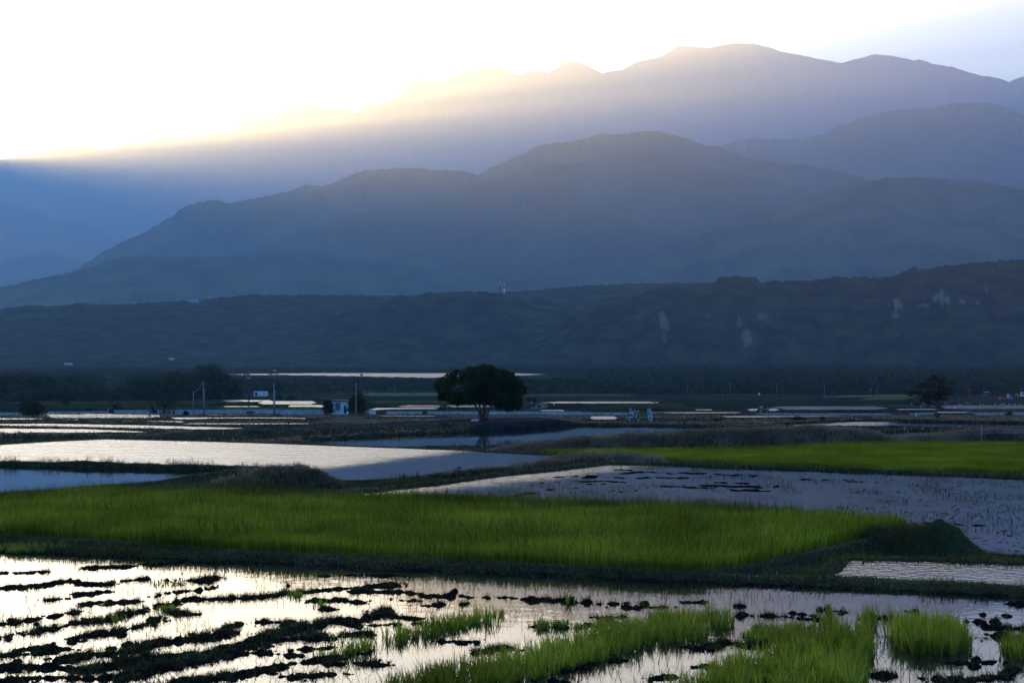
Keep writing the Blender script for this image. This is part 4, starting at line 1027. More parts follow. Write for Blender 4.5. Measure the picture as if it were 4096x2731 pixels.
def blobby(w, h, n, seed, low=0.25):
    r = random.Random(seed); out = []
    for _ in range(n):
        a = r.uniform(-1, 1); b = r.uniform(low, 0.9)
        k = math.sqrt(max(0.05, 1 - a * a * 0.8))
        out.append((a * w * 0.36, h * b * (0.55 + 0.45 * k), w * r.uniform(.14, .24), h * r.uniform(.10, .19), r.uniform(-.3, .3) * w))
    out.append((0, h * 0.55, w * 0.32, h * 0.34, 0)); out.append((0, h * 0.3, w * 0.36, h * 0.26, 0))
    return out
GROVE = [(60, 1600, 1502, 250, 'leaf_mid', 'low spreading tree at the left edge of the grove'), (165, 1592, 1476, 190, 'leaf_mid', 'tall grey green tree behind the left end of the grove'), (285, 1588, 1494, 130, 'leaf_mid', 'small round tree of the grove between the tall left tree and the flat topped one'),
         (385, 1588, 1484, 180, 'leaf_dark', 'dark flat topped tree of the grove left of the bare tree'), (240, 1606, 1540, 260, 'leaf_mid', 'wide low thicket at the foot of the grove behind the left bush'), (120, 1606, 1556, 220, 'leaf_grey', 'greyish low scrub at the front left foot of the grove'),
         (478, 1608, 1548, 120, 'leaf_grey', 'grey green bush right of the dark utility pole'), (560, 1602, 1512, 170, 'leaf_dark', 'dark tree of the grove right of the bare tree'), (630, 1602, 1495, 170, 'leaf_dark', 'rounded tree of the grove under the palm tops'), (700, 1602, 1475, 170, 'leaf_dark', 'tall dense tree in the middle of the dark grove'),
         (770, 1602, 1470, 150, 'leaf_dark', 'tall dense tree left of the highest crown of the grove'), (828, 1602, 1458, 150, 'leaf_dark', 'highest dark tree of the grove on the left'), (890, 1602, 1490, 140, 'leaf_dark', 'dark tree sloping down at the right end of the grove'), (935, 1602, 1520, 80, 'leaf_dark', 'smallest dark tree at the right tip of the grove'),
         (340, 1600, 1538, 180, 'leaf_mid', 'mid green thicket under the flat topped tree of the grove')]
for i, (cx, by, ty, wd, m, lb) in enumerate(GROVE):
    tree('grove_tree', lb, 'tree', cx, by, blobs=blobby(wd, by - ty, 14, 40 + i, 0.05) + [(-wd * .2, 9, wd * .3, 16, 0), (wd * .22, 9, wd * .3, 16, 0)], n=int(2200 + wd * 11), leaf=0.42, mat=m, group='trees of the grove on the left', seed=60 + i,
         stems=[[(0, -2, 0, 3), (1, (by - ty) * .4, 0, 2), (2, (by - ty) * .7, 0, 1)]], hollow=0.4)
# bare tree
pb = G(458, 1600); sb = pb.y / F
tb = thing('bare_tree', 'leafless pale twiggy tree standing above the left grove', 'tree', pb)
def twigs(bm):
    r = random.Random(9)
    for k in range(46):
        a = r.uniform(-1.1, 1.1); L = r.uniform(60, 92) * (1 - 0.25 * abs(a)); d = r.uniform(-20, 20)
        tube(bm, [(0, 0, 40 * sb), (math.sin(a) * L * .5 * sb, d * .5 * sb, (40 + math.cos(a) * L * .55) * sb), (math.sin(a) * L * sb * 1.05 + r.uniform(-6, 6) * sb, d * sb, (40 + math.cos(a) * L * .95) * sb)], [.9 * sb, .5 * sb, .22 * sb], 4)
part('branches', twigs, plain('pale_twigs', (0.09, 0.085, 0.08), 0.9), tb)
part('trunk', lambda bm: tube(bm, [(0, 0, 0), (0, 0, 44 * sb)], [3 * sb, 1.6 * sb], 7), M['bark'], tb)

def frondmesh(n, L, droop, wid, seed, up=0.9, leaf_w=None):
    """arched fronds from the origin"""
    r = random.Random(seed); V = []; Q = []
    for k in range(n):
        az = 6.283 * (k + r.random() * .6) / n; e0 = r.uniform(up * 0.35, up) * 1.3; Lk = L * r.uniform(.75, 1.1)
        pts = []; p = Vector((0, 0, 0)); e = e0
        for j in range(6):
            pts.append(p.copy()); p = p + Vector((math.cos(az) * math.cos(e), math.sin(az) * math.cos(e), math.sin(e))) * Lk / 5; e -= droop / 5 * r.uniform(.8, 1.2)
        s = Vector((-math.sin(az), math.cos(az), 0))
        base = len(V)
        for j, p in enumerate(pts):
            wj = wid * math.sin(math.pi * (0.12 + 0.86 * j / 5)) * 0.5
            V += [p - s * wj - Vector((0, 0, wj * .35)), p, p + s * wj - Vector((0, 0, wj * .35))]
        for j in range(5):
            b = base + j * 3
            Q += [(b, b + 1, b + 4, b + 3), (b + 1, b + 2, b + 5, b + 4)]
    return V, Q
def palm(px, ty, by, lb, r):
    D = 720.0 + r * 10
    p = Vector(((px - 2048) / F * D, D, z_at(by, D))); h = (by - ty) / F * D
    t = thing('areca_palm', lb, 'palm', p, 0, 'palms above the grove')
    V, Q = frondmesh(11, 1.9, 1.9, .55, r)
    V = [v + Vector((0, 0, h - 1.0)) for v in V]
    link('crown', npmesh('crown', V, Q), M['leaf_mid'], t)
    part('trunk', lambda bm: tube(bm, [(0, 0, 0), (.05, 0, h * .5), (0, 0, h - .9)], [.13, .11, .09], 6), M['bark'], t)
PALMS = [(4, 1490, 'palm top at the far left edge above the grove'), (37, 1484, 'palm second from the left above the grove'), (66, 1494, 'short palm third from the left above the grove'), (98, 1485, 'palm fourth from the left above the grove'), (530, 1485, 'lone thin palm right of the bare tree'), (562, 1494, 'lower palm between the lone palm and the wide topped palm'), (575, 1488, 'wide topped palm above the dip of the grove'),
         (612, 1490, 'palm leaning over the dip just left of the dark trees'), (634, 1492, 'short palm touching the dark trees of the grove'), (878, 1472, 'palm just right of the highest crown of the grove'), (922, 1480, 'palm rightmost of all above the end of the grove')]
for i, (x, ty, lb) in enumerate(PALMS): palm(x, ty, 1590, lb, i)

def shrub(name, lb, px, py, wd, h, mat='leaf_dark', n=700, leaf=.14, group=None, seed=0, cat='bush', stem=True):
    return tree(name, lb, cat, px, py, blobs=blobby(wd, h, 9, seed + 200, 0.2), n=n, leaf=leaf, mat=mat, group=group, seed=seed + 300, stems=[[(0, -1, 0, 1.2), (0, h * .4, 0, .7)]] if stem else (), hollow=0.3)
def banana(lb, px, py, wd, h, n, seed):
    p = G(px, py); s = p.y / F
    t = thing('banana_clump', lb, 'banana plant', p)
    r = random.Random(seed); VV = []; QQ = []; st = []
    for k in range(n):
        x = r.uniform(-.34, .34) * wd * s; y = r.uniform(-.3, .3) * wd * s; hh = h * s * r.uniform(.45, .68)
        V, Q = frondmesh(8, h * s * .48, 1.7, .34 * h * s * .5, seed * 31 + k, up=1.05)
        b = len(VV); VV += [v + Vector((x, y, hh)) for v in V]; QQ += [tuple(i + b for i in q_) for q_ in Q]; st.append((x, y, hh))
    link('leaves', npmesh('leaves', VV, QQ), M['leaf_banana'], t)
    for x, y, z in st:
        part('stem', lambda bm: tube(bm, [(x, y, -.1), (x * 1.02, y, z * .6), (x, y, z)], [.14, .11, .06], 6), M['bark'], t)
shrub('bamboo_bush', 'big rounded green bush in front of the canal wall at far left', 125, 1667, 118, 76, 'leaf_dark', 2600, .17, seed=1)
banana('banana plant on the right side of the big left bush', 168, 1665, 44, 66, 4, 3)
shrub('shrub', 'small dark shrub against the canal wall between big left bush and dark pole', 355, 1652, 34, 26, 'leaf_mid', 500, seed=2)
shrub('shrub', 'dark bush at the foot of the leftmost dark utility pole', 470, 1652, 56, 42, 'leaf_dark', 1200, seed=3)
banana('wide clump of banana plants right of the scooter rider', 660, 1655, 100, 62, 11, 5)
shrub('shrub', 'low bush at the left foot of the wide banana clump', 612, 1656, 30, 34, 'leaf_mid', 400, seed=5)
shrub('shrub', 'small round bush left of the short grey pole', 744, 1660, 26, 20, 'leaf_mid', 380, seed=6)
shrub('shrub', 'low dark bush on the bank between two striped poles', 1000, 1660, 42, 18, 'leaf_dark', 450, seed=7)
shrub('shrub', 'tall dark bush at the left side of the white hut', 1310, 1654, 56, 62, 'leaf_dark', 1700, .16, seed=8)
shrub('shrub', 'large round dark bush at the right side of the white hut', 1432, 1656, 96, 92, 'leaf_dark', 3400, .17, seed=9)
shrub('shrub', 'low spreading dark bush behind the canal wall left of the big tree', 1778, 1643, 66, 26, 'leaf_dark', 800, seed=10)
shrub('shrub', 'dull bush behind the canal wall under the right side of the big tree', 2000, 1645, 52, 30, 'leaf_grey', 700, seed=11)
shrub('shrub', 'little green bush in front of the canal wall left of the big tree', 1697, 1661, 26, 18, 'leaf_mid', 420, .1, seed=12)
shrub('shrub', 'dark dome shaped bush beside the pale green fields at right', 3405, 1579, 82, 30, 'leaf_dark', 1500, .35, seed=13)
banana('lone palm like clump on the pale green field left of the big tree', 1653, 1586, 42, 32, 5, 8)
shrub('shrub', 'bush left of the grey field path', 2130, 1612, 44, 24, 'leaf_mid', 600, .25, seed=14)
shrub('shrub', 'small round bush at the upper end of the grey field path', 2182, 1611, 22, 13, 'leaf_mid', 300, .2, seed=15)
shrub('shrub', 'bush in the middle of the grey field path', 2156, 1636, 16, 18, 'leaf_mid', 300, .15, seed=16)
shrub('shrub', 'green weeds clump on the bank right of the orange jacket', 2865, 1686, 26, 14, 'leaf_banana', 320, .1, seed=17)
shrub('shrub', 'wider green clump on the bank before the right pond', 3195, 1681, 60, 20, 'leaf_mid', 700, .1, seed=18)
shrub('shrub', 'green clump right of the wider clump before the right pond', 3292, 1681, 34, 16, 'leaf_mid', 420, .1, seed=19)
shrub('shrub', 'thin dark bush against the canal wall at the right edge', 4035, 1664, 46, 20, 'leaf_mid', 500, .1, seed=20)
shrub('shrub', 'dark leafy sprouts at the foot of the reddish tree', 3748, 1668, 24, 18, 'leaf_dark', 300, .1, seed=21)
shrub('shrub', 'dark bush at the edge of the far scrub right of the field poles', 2588, 1582, 24, 20, 'leaf_dark', 350, .3, seed=22)
shrub('shrub', 'small dark bush on the far field edge right of the green strip', 2500, 1583, 16, 14, 'leaf_dark', 260, .25, seed=23)
banana('pale green banana plant in the fields left of the white hut', 1283, 1611, 24, 26, 3, 9)
shrub('shrub', 'dark tree like bush behind the third striped pole', 1110, 1604, 50, 30, 'leaf_dark', 700, .25, seed=24)
shrub('shrub', 'dark bush right of the white ruin among the far fields', 1165, 1603, 50, 24, 'leaf_mid', 600, .25, seed=25)
shrub('shrub', 'round bush in front of the left grove beside the small dark one', 262, 1622, 42, 22, 'leaf_mid', 520, .2, seed=26)
shrub('shrub', 'twiggy grey bush on the stony bank between the blue paddies', 1835, 1912, 60, 52, 'leaf_grey', 260, .035, seed=27)

# far scrub woodland on the plain (one mass)
r = np.random.default_rng(77)
VV = []; nn = 0
N_ = 10500
Dd = 930 * (1420 / 930) ** r.random(N_) 
pxs = r.uniform(-200, 4350, N_)
right = np.clip((pxs - 1900) / 500, 0, 1)
Dd = np.where(r.random(N_) < 0.45, 1420 + 930 * r.random(N_), Dd)
xx = (pxs - 2048) / F * Dd; zz = zprof(Dd)
clear = (pxs > 1430) & (pxs < 1800) & (Dd < 1010) 
ht = np.where(pxs < 1900, r.uniform(2.5, 5.5, N_), r.uniform(3.5, 9, N_)) * (0.6 + 0.7 * fbm(xx / 60, Dd / 60, 5, 3))
cap = CZ - (1509 + 14 * (fbm(pxs / 60, pxs * 0, 15, 3) - 0.5) - HOR) * Dd / F - zz
ht = np.where((pxs > 930) & (pxs < 2350) & (Dd < 1500), np.minimum(ht, np.maximum(cap, 0.3)), ht)
rivm = inside(xx, Dd, grow(PAD[-1]['W'], 14.0)) | clear
ok = ~rivm
xx, Dd, zz, ht = xx[ok], Dd[ok], zz[ok], ht[ok]
K = 64
n_ = len(xx)
u = unit(n_ * K, r); u[:, 2] = np.abs(u[:, 2]) * 1.0
rep = np.repeat(np.arange(n_), K)
cen = np.column_stack([xx, Dd, zz])[rep] + u * np.column_stack([ht * .75, ht * .75, ht])[rep] * r.uniform(.5, 1.05, (n_ * K, 1))
a = unit(n_ * K, r); b = np.cross(a, unit(n_ * K, r)); b /= np.linalg.norm(b, axis=1)[:, None]
sz = (ht[rep] * r.uniform(.07, .17, n_ * K))[:, None]
V = np.stack([cen - a * sz, cen - b * sz * .7, cen + a * sz, cen + b * sz * .7], 1).reshape(-1, 3)
tag(link('scrub_woodland', npmesh('scrub_woodland', V, np.arange(len(V)).reshape(-1, 4)), M['leaf_mid']), label='dull green scrub woodland covering the far plain before the bluffs', cat='woodland', kind='stuff')

# ------------------------------------------------------------------ canal wall
def wallrun(lb, pts, hpx, ledge=False):
    P_ = [G(x, y) for x, y in pts]
    D0 = 388.0
    P_ = [Vector(((x - 2048) / F * D0, D0 + 0.2 * math.sin(x / 300), z_at(y, D0))) for x, y in pts]
    t = thing('canal_wall', lb, 'wall', P_[0])
    o = P_[0]
    h = hpx * D0 / F
    def mk(bm, z0, z1, y0, y1):
        for a, b in zip(P_[:-1], P_[1:]):
            q_ = [bm.verts.new((p.x - o.x, p.y - o.y + yy, p.z - o.z + zz_)) for p in (a, b) for yy in (y0, y1) for zz_ in (z0, z1)]
            for f in ((0, 4, 5, 1), (2, 3, 7, 6), (1, 5, 7, 3), (0, 2, 6, 4), (0, 1, 3, 2), (4, 6, 7, 5)):
                bm.faces.new([q_[i] for i in f])
    part('wall_panel', lambda bm: mk(bm, -0.4, h, 0, .25), M['canal'], t)
    part('wall_cap', lambda bm: mk(bm, h + .003, h + .06, -.04, .29), M['concrete'], t)
    if ledge:
        part('ledge', lambda bm: mk(bm, -1.0, -.02, -1.6, -.05), M['dark_concrete'], t)
        x = P_[0].x
        while x < P_[-1].x:
            f = (x - P_[0].x) / (P_[-1].x - P_[0].x); zz_ = P_[0].z + f * (P_[-1].z - P_[0].z)
            part('post', lambda bm: boxm(bm, (x - o.x, P_[0].y - o.y - 1.5, zz_ - o.z + .1), (.14, .14, .3)), M['dark_concrete'], t)
            x += 1.25
    return t
wallrun('white canal wall at the far left behind the big bush', [(-400, 1664), (90, 1663)], 13)
wallrun('low white canal wall behind the seedling paddy left of the dark pole', [(190, 1652), (434, 1651)], 6)
wallrun('stained white canal wall running behind the striped poles to the white hut', [(455, 1653), (700, 1652), (1000, 1651), (1295, 1651)], 13)
wallrun('blue white canal wall with a dark ledge behind the big tree', [(1546, 1657), (2048, 1658), (2326, 1659)], 12, True)
wallrun('long thin white canal wall behind the orange jacket and banners', [(2326, 1659), (2518, 1660), (3072, 1662), (3560, 1663)], 9.5)
wallrun('white canal wall at right behind the reddish tree', [(3640, 1664), (4096, 1662), (4600, 1661)], 13)

# ------------------------------------------------------------------ white hut
hp = Vector(((1326 - 2048) / F * 384, 384, z_at(1654, 384))); s = 384 / F
hut = thing('hut', 'small white hut with a shuttered window and dark door between two bushes', 'hut', hp)
W_, H_ = 64 * s, 50 * s; fw = 41 * s
def hutw(bm):
    boxm(bm, (W_ / 2, 1.6, H_ / 2 - .1), (W_, 3.2, H_ + .2))
part('wall', hutw, M['white'], hut)
part('roof', lambda bm: boxm(bm, (W_ / 2 + .15, 1.5, H_ + .1), (W_ + .6, 3.9, .16)), M['roofm'], hut)
part('pilaster', lambda bm: boxm(bm, (fw, -.03, H_ / 2 - .1), (.14, .055, H_ + .18)), M['white'], hut)
wn = part('window', lambda bm: boxm(bm, (25.5 * s, -.03, 29 * s), (17 * s, .06, 26 * s)), M['shutter'], hut)
def wf(bm):
    for x, z, a, b in ((25.5, 42.6, 19.4, 1.2), (25.5, 15.4, 19.4, 1.2), (16.4, 29, 1.2, 26), (34.6, 29, 1.2, 26), (25.5, 29, .8, 26)):
        boxm(bm, (x * s, -.05, z * s), (a * s, .1, b * s))
part('frame', wf, M['dark_concrete'], wn)
dr = part('door', lambda bm: boxm(bm, (54.5 * s, -.03, 16.8 * s), (9.5 * s, .06, 31 * s)), M['doorm'], hut)
part('handle', lambda bm: boxm(bm, (58 * s, -.08, 16 * s), (.05, .06, .16)), M['chrome'], dr)
part('gutter', lambda bm: boxm(bm, (W_ / 2, -.08, H_ - .05), (W_, .1, .09)), M['dark_concrete'], hut)
# tipped white tank
tp = Vector(((1490 - 2048) / F * 380, 380, z_at(1656, 380)))
tk = thing('water_tank', 'tilted white box tank lying beside the bush right of the hut', 'tank', tp, 0.3)
part('body', lambda bm: boxm(bm, (0, 0, .42), (1.35, 1.1, .75), taper=.92, rx=.12, bev=.06), M['white'], tk)
part('rim', lambda bm: boxm(bm, (0, -.05, .80), (1.34, 1.12, .07), rx=.12), M['canal'], tk)
tk2 = thing('concrete_block', 'dull grey concrete block left of the tilted white tank', 'block', Vector(((1472 - 2048) / F * 383, 383, z_at(1653, 383))))
part('block', lambda bm: boxm(bm, (0, 0, .3), (.95, .8, .8), bev=.05), M['concrete'], tk2)
# ruin
rp = G(1015, 1584); s = rp.y / F
ru = thing('ruined_house', 'roofless white ruin with dark window gaps among the far fields', 'house', rp)
def ruin(bm):
    for x, w2, z, h in ((2, 4, 10, 20), (18, 5, 10, 20), (28, 6, 10, 21), (38, 4, 10, 19), (45, 4, 10, 20), (51, 3, 9, 17)):
        boxm(bm, (x * s, 0, z * s), (w2 * s, .3, h * s))
    boxm(bm, (26 * s, .4, 17.5 * s), (50 * s, .3, 4 * s)); boxm(bm, (33 * s, .4, 4 * s), (38 * s, .3, 8 * s))
    boxm(bm, (26 * s, 4, 9 * s), (52 * s, .3, 18 * s))
part('wall', ruin, M['white'], ru)
part('window', lambda bm: boxm(bm, (10 * s, .6, 9 * s), (11 * s, .1, 14 * s)), M['glass'], ru)
part('window', lambda bm: boxm(bm, (42 * s, .6, 9 * s), (8 * s, .1, 9 * s)), M['glass'], ru)
def house(lb, px, py, D, w_, h_, roof, rm=None, flat=False):
    p = Vector(((px - 2048) / F * D, D, z_at(py, D))); s = D / F
    t = thing('farm_house', lb, 'house', p)
    part('wall', lambda bm: boxm(bm, (0, 3, h_ * s * .3), (w_ * s, 7, h_ * s * .65)), M['concrete'], t)
    def rf(bm):
        a, b, z0, z1 = w_ * s * .56, 4.2, h_ * s * .62, h_ * s
        vs = [bm.verts.new(v) for v in ((-a, 3 - b, z0), (a, 3 - b, z0), (a, 3 + b, z0), (-a, 3 + b, z0), (-a, 3, z1), (a, 3, z1))]
        for f in ((0, 1, 5, 4), (2, 3, 4, 5), (0, 4, 3), (1, 2, 5), (0, 3, 2, 1)): bm.faces.new([vs[i] for i in f])
    part('roof', rf, M[roof], t)
    for k in (-.28, .05, .3):
        part('window', lambda bm: boxm(bm, (k * w_ * s, 3 - 3.52, h_ * s * .32), (w_ * s * .13, .1, h_ * s * .28)), M['glass'], t)
house('blue roofed house on the wooded ridge at left', 773, 1212, 3120, 34, 13, 'blueroof')
house('white house right of the blue roofed one on the wooded ridge', 838, 1196, 3150, 16, 10, 'concrete')
house('tiny white house on the wooded ridge left of the radio tower', 1842, 1178, 3080, 24, 9, 'canal')
house('long pale farm building at the foot of the bluffs at left', 272, 1462, 2250, 28, 10, 'canal')
house('little white hut at the foot of the bluffs right of the grove', 1098, 1485, 1700, 11, 5, 'canal')
house('pale house in the trees at the foot of the bluffs above the grove', 684, 1442, 2420, 16, 10, 'canal')

# radio towers
def tower(lb, px, py, top, D, wpx, mat, dishes):
    p = Vector(((px - 2048) / F * D, D, z_at(py, D))); s = D / F; h = (py - top) * s; w_ = wpx * s / 2
    t = thing('radio_tower', lb, 'radio tower', p)
    def lat(bm):
        lv = [i / 6 for i in range(7)]
        for a, b in zip(lv[:-1], lv[1:]):
            for k in range(4):
                c0 = ((-1, -1), (1, -1), (1, 1), (-1, 1))[k]; c1_ = ((-1, -1), (1, -1), (1, 1), (-1, 1))[(k + 1) % 4]
                f0, f1 = w_ * (1 - .35 * a), w_ * (1 - .35 * b)
                tube(bm, [(c0[0] * f0, c0[1] * f0, a * h), (c0[0] * f1, c0[1] * f1, b * h)], [.35, .35], 5)
                tube(bm, [(c0[0] * f0, c0[1] * f0, a * h), (c1_[0] * f1, c1_[1] * f1, b * h)], [.22, .22], 4)
                tube(bm, [(c1_[0] * f0, c1_[1] * f0, a * h), (c0[0] * f1, c0[1] * f1, b * h)], [.22, .22], 4)
                tube(bm, [(c0[0] * f1, c0[1] * f1, b * h), (c1_[0] * f1, c1_[1] * f1, b * h)], [.22, .22], 4)
    part('lattice', lat, mat, t)
    part('antenna', lambda bm: tube(bm, [(0, 0, h), (0, 0, h + 7 * s)], [.45, .35], 6), M['white'], t)
    for dx, dz in dishes:
        part('dish', lambda bm: ellip(bm, (dx * s, -w_ - .6, dz * s), (1.2 * s, .5, 1.6 * s)), M['bird'], t)
tower('red and white banded radio tower on the wooded ridge', 2017, 1178, 1134, 3050, 6, M['redwhite'], [])
tower('reddish lattice tower with white dishes left of the banded radio tower', 2000, 1172, 1132, 3080, 5, M['dark_concrete'], [(-4.6, 37), (5.5, 37), (-4.6, 27)])

# ------------------------------------------------------------------ poles
def upole(lb, px, by, ty, mat, stripe=None, arm=False, double=False, D=None, rpx=2.4, trans=False):
    D = D or G(px, by).y
    p = Vector(((px - 2048) / F * D, D, z_at(by, D))); s = D / F; h = (by - ty) * s
    t = thing('utility_pole', lb, 'utility pole', p, 0, 'tall utility poles along the road')
    part('shaft', lambda bm: tube(bm, [(0, 0, -.6), (0, 0, h)], [rpx * s, rpx * s * .62], 10), mat, t, True)
    if stripe: part('stripe_band', lambda bm: tube(bm, [(0, 0, .02), (0, 0, stripe * s)], [rpx * s * 1.12, rpx * s * 1.06], 12), M['stripes'], t, True)
    if double: part('brace_pole', lambda bm: tube(bm, [(rpx * 2.2 * s, .05, -.6), (rpx * 1.3 * s, .05, h * .78)], [rpx * s * .95, rpx * s * .7], 10), mat, t, True)
    if arm:
        ca = part('crossarm', lambda bm: boxm(bm, (0, -.08, h * .93), (13 * s, .1, .12)), M['dark_pole'], t)
        for k in (-6, -2.5, 2.5, 6):
            part('insulator', lambda bm: ellip(bm, (k * s, -.08, h * .93 + .2), (.09, .09, .16), 8), M['canal'] if not trans else M['black'], ca)
    if trans:
        part('crossarm', lambda bm: boxm(bm, (-4 * s, -.1, h * .86), (18 * s, .1, .1)), M['dark_pole'], t)
        part('fuse_box', lambda bm: boxm(bm, (-7 * s, -.1, h * .72), (5 * s, .2, .4)), M['black'], t)
    return p, s, h
upole('dark utility pole with striped foot at the far left', 434, 1645, 1500, M['dark_pole'], 15, True)
pb_, sb_, hb_ = upole('short plain grey pole joined by a cable to its taller neighbour', 773, 1662, 1566, M['concrete'], None)
pc_, sc_, hc_ = upole('tall grey double pole with striped foot and a sagging cable', 813, 1661, 1521, M['concrete'], 20, False, True)
upole('dark utility pole with white insulators behind the canal wall', 995, 1639, 1506, M['dark_pole'], 13, True, D=396)
upole('grey double pole with striped foot in front of the far bright water', 1095, 1661, 1531, M['concrete'], 23, False, True)
upole('grey pole with striped foot right in front of the bush by the hut', 1424, 1664, 1529, M['concrete'], 30)
upole('tall dark pole with crossarms and fuses behind the bush by the hut', 1446, 1640, 1491, M['dark_pole'], None, True, D=402, trans=True)
cb = thing('cable', 'thin cable sagging between the tall grey double pole and the short pole', 'cable', pc_)
def cab(bm):
    a = Vector((0, 0, hc_ - .15)); b = Vector(pb_) - Vector(pc_) + Vector((0, 0, hb_ - .1)); P_ = []
    for k in range(9):
        f = k / 8; P_.append(a.lerp(b, f) - Vector((0, 0, .9 * 4 * f * (1 - f) * .6)))
    tube(bm, P_, [.045] * 9, 5)
part('wire', cab, M['concrete'], cb)
FP = [(1324, 1570, 1548), (1580, 1570, 1545), (2135, 1560, 1546), (2284, 1560, 1535), (2448, 1556, 1538), (2580, 1560, 1537), (2750, 1576, 1537), (2890, 1579, 1563), (2921, 1580, 1533), (3107, 1582, 1535), (3297, 1582, 1533), (3482, 1578, 1551), (3507, 1578, 1549), (3880, 1582, 1557), (4085, 1578, 1554)]
FL = ['thin pale pole in the far fields left of the white hut', 'thin pale pole on the pale green field right of the hut', 'thin faint pole just right of the big tree crown', 'thin pale pole above the grey field path', 'pale pole with a short crossarm left of the banners', 'pale pole with a forked top above the right banner', 'thin white pole right of the right banner at the scrub edge', 'short white post at the scrub edge above the orange jacket', 'tall thin white pole beside the short white post',
      'thin white pole right of the small white sign', 'thin white pole left of the pale green fields', 'pale pole with crossarm beside the dome shaped bush', 'pale pole right next to the crossarm pole by the dome bush', 'pale pole between the reddish tree and the blue truck', 'pale pole at the right edge behind the yellow digger']
for (x, by, ty), lb in zip(FP, FL):
    D = G(x, max(by, 1565)).y
    p = Vector(((x - 2048) / F * D, D, z_at(by, D))); s = D / F; h = (by - ty) * s
    t = thing('field_pole', lb, 'pole', p, 0, 'thin poles along the far field edge')
    part('shaft', lambda bm: tube(bm, [(0, 0, -1), (0, 0, h)], [.10, .08], 7), M['concrete'], t)
    if x in (2448, 2580, 3482, 3880, 2921, 4085): part('crossarm', lambda bm: boxm(bm, (0, 0, h - .5), (1.5, .1, .12)), M['canal'], t)

# ------------------------------------------------------------------ people
def skinmesh(name, J, E, mat, parent, sub=1):
    """J: name -> ((x,y,z), r); E: edges; first joint is the root"""
    nm = list(J); me = bpy.data.meshes.new(name)
    me.from_pydata([J[n][0] for n in nm], [(nm.index(a), nm.index(b)) for a, b in E], [])
    o = link(name, me, mat, parent)
    m = o.modifiers.new('skin', 'SKIN'); m.use_smooth_shade = True
    o.modifiers.new('sub', 'SUBSURF').levels = sub; o.modifiers['sub'].render_levels = sub
    if not me.skin_vertices: me.attributes.new  # layer made by the modifier below
    if len(me.skin_vertices) == 0:
        bm = bmesh.new(); bm.from_mesh(me); bm.verts.layers.skin.verify(); bm.to_mesh(me); bm.free()
    for i, n in enumerate(nm):
        v = me.skin_vertices[0].data[i]; r_ = J[n][1]; v.radius = (r_, r_) if not isinstance(r_, tuple) else r_; v.use_root = (i == 0)
    return o
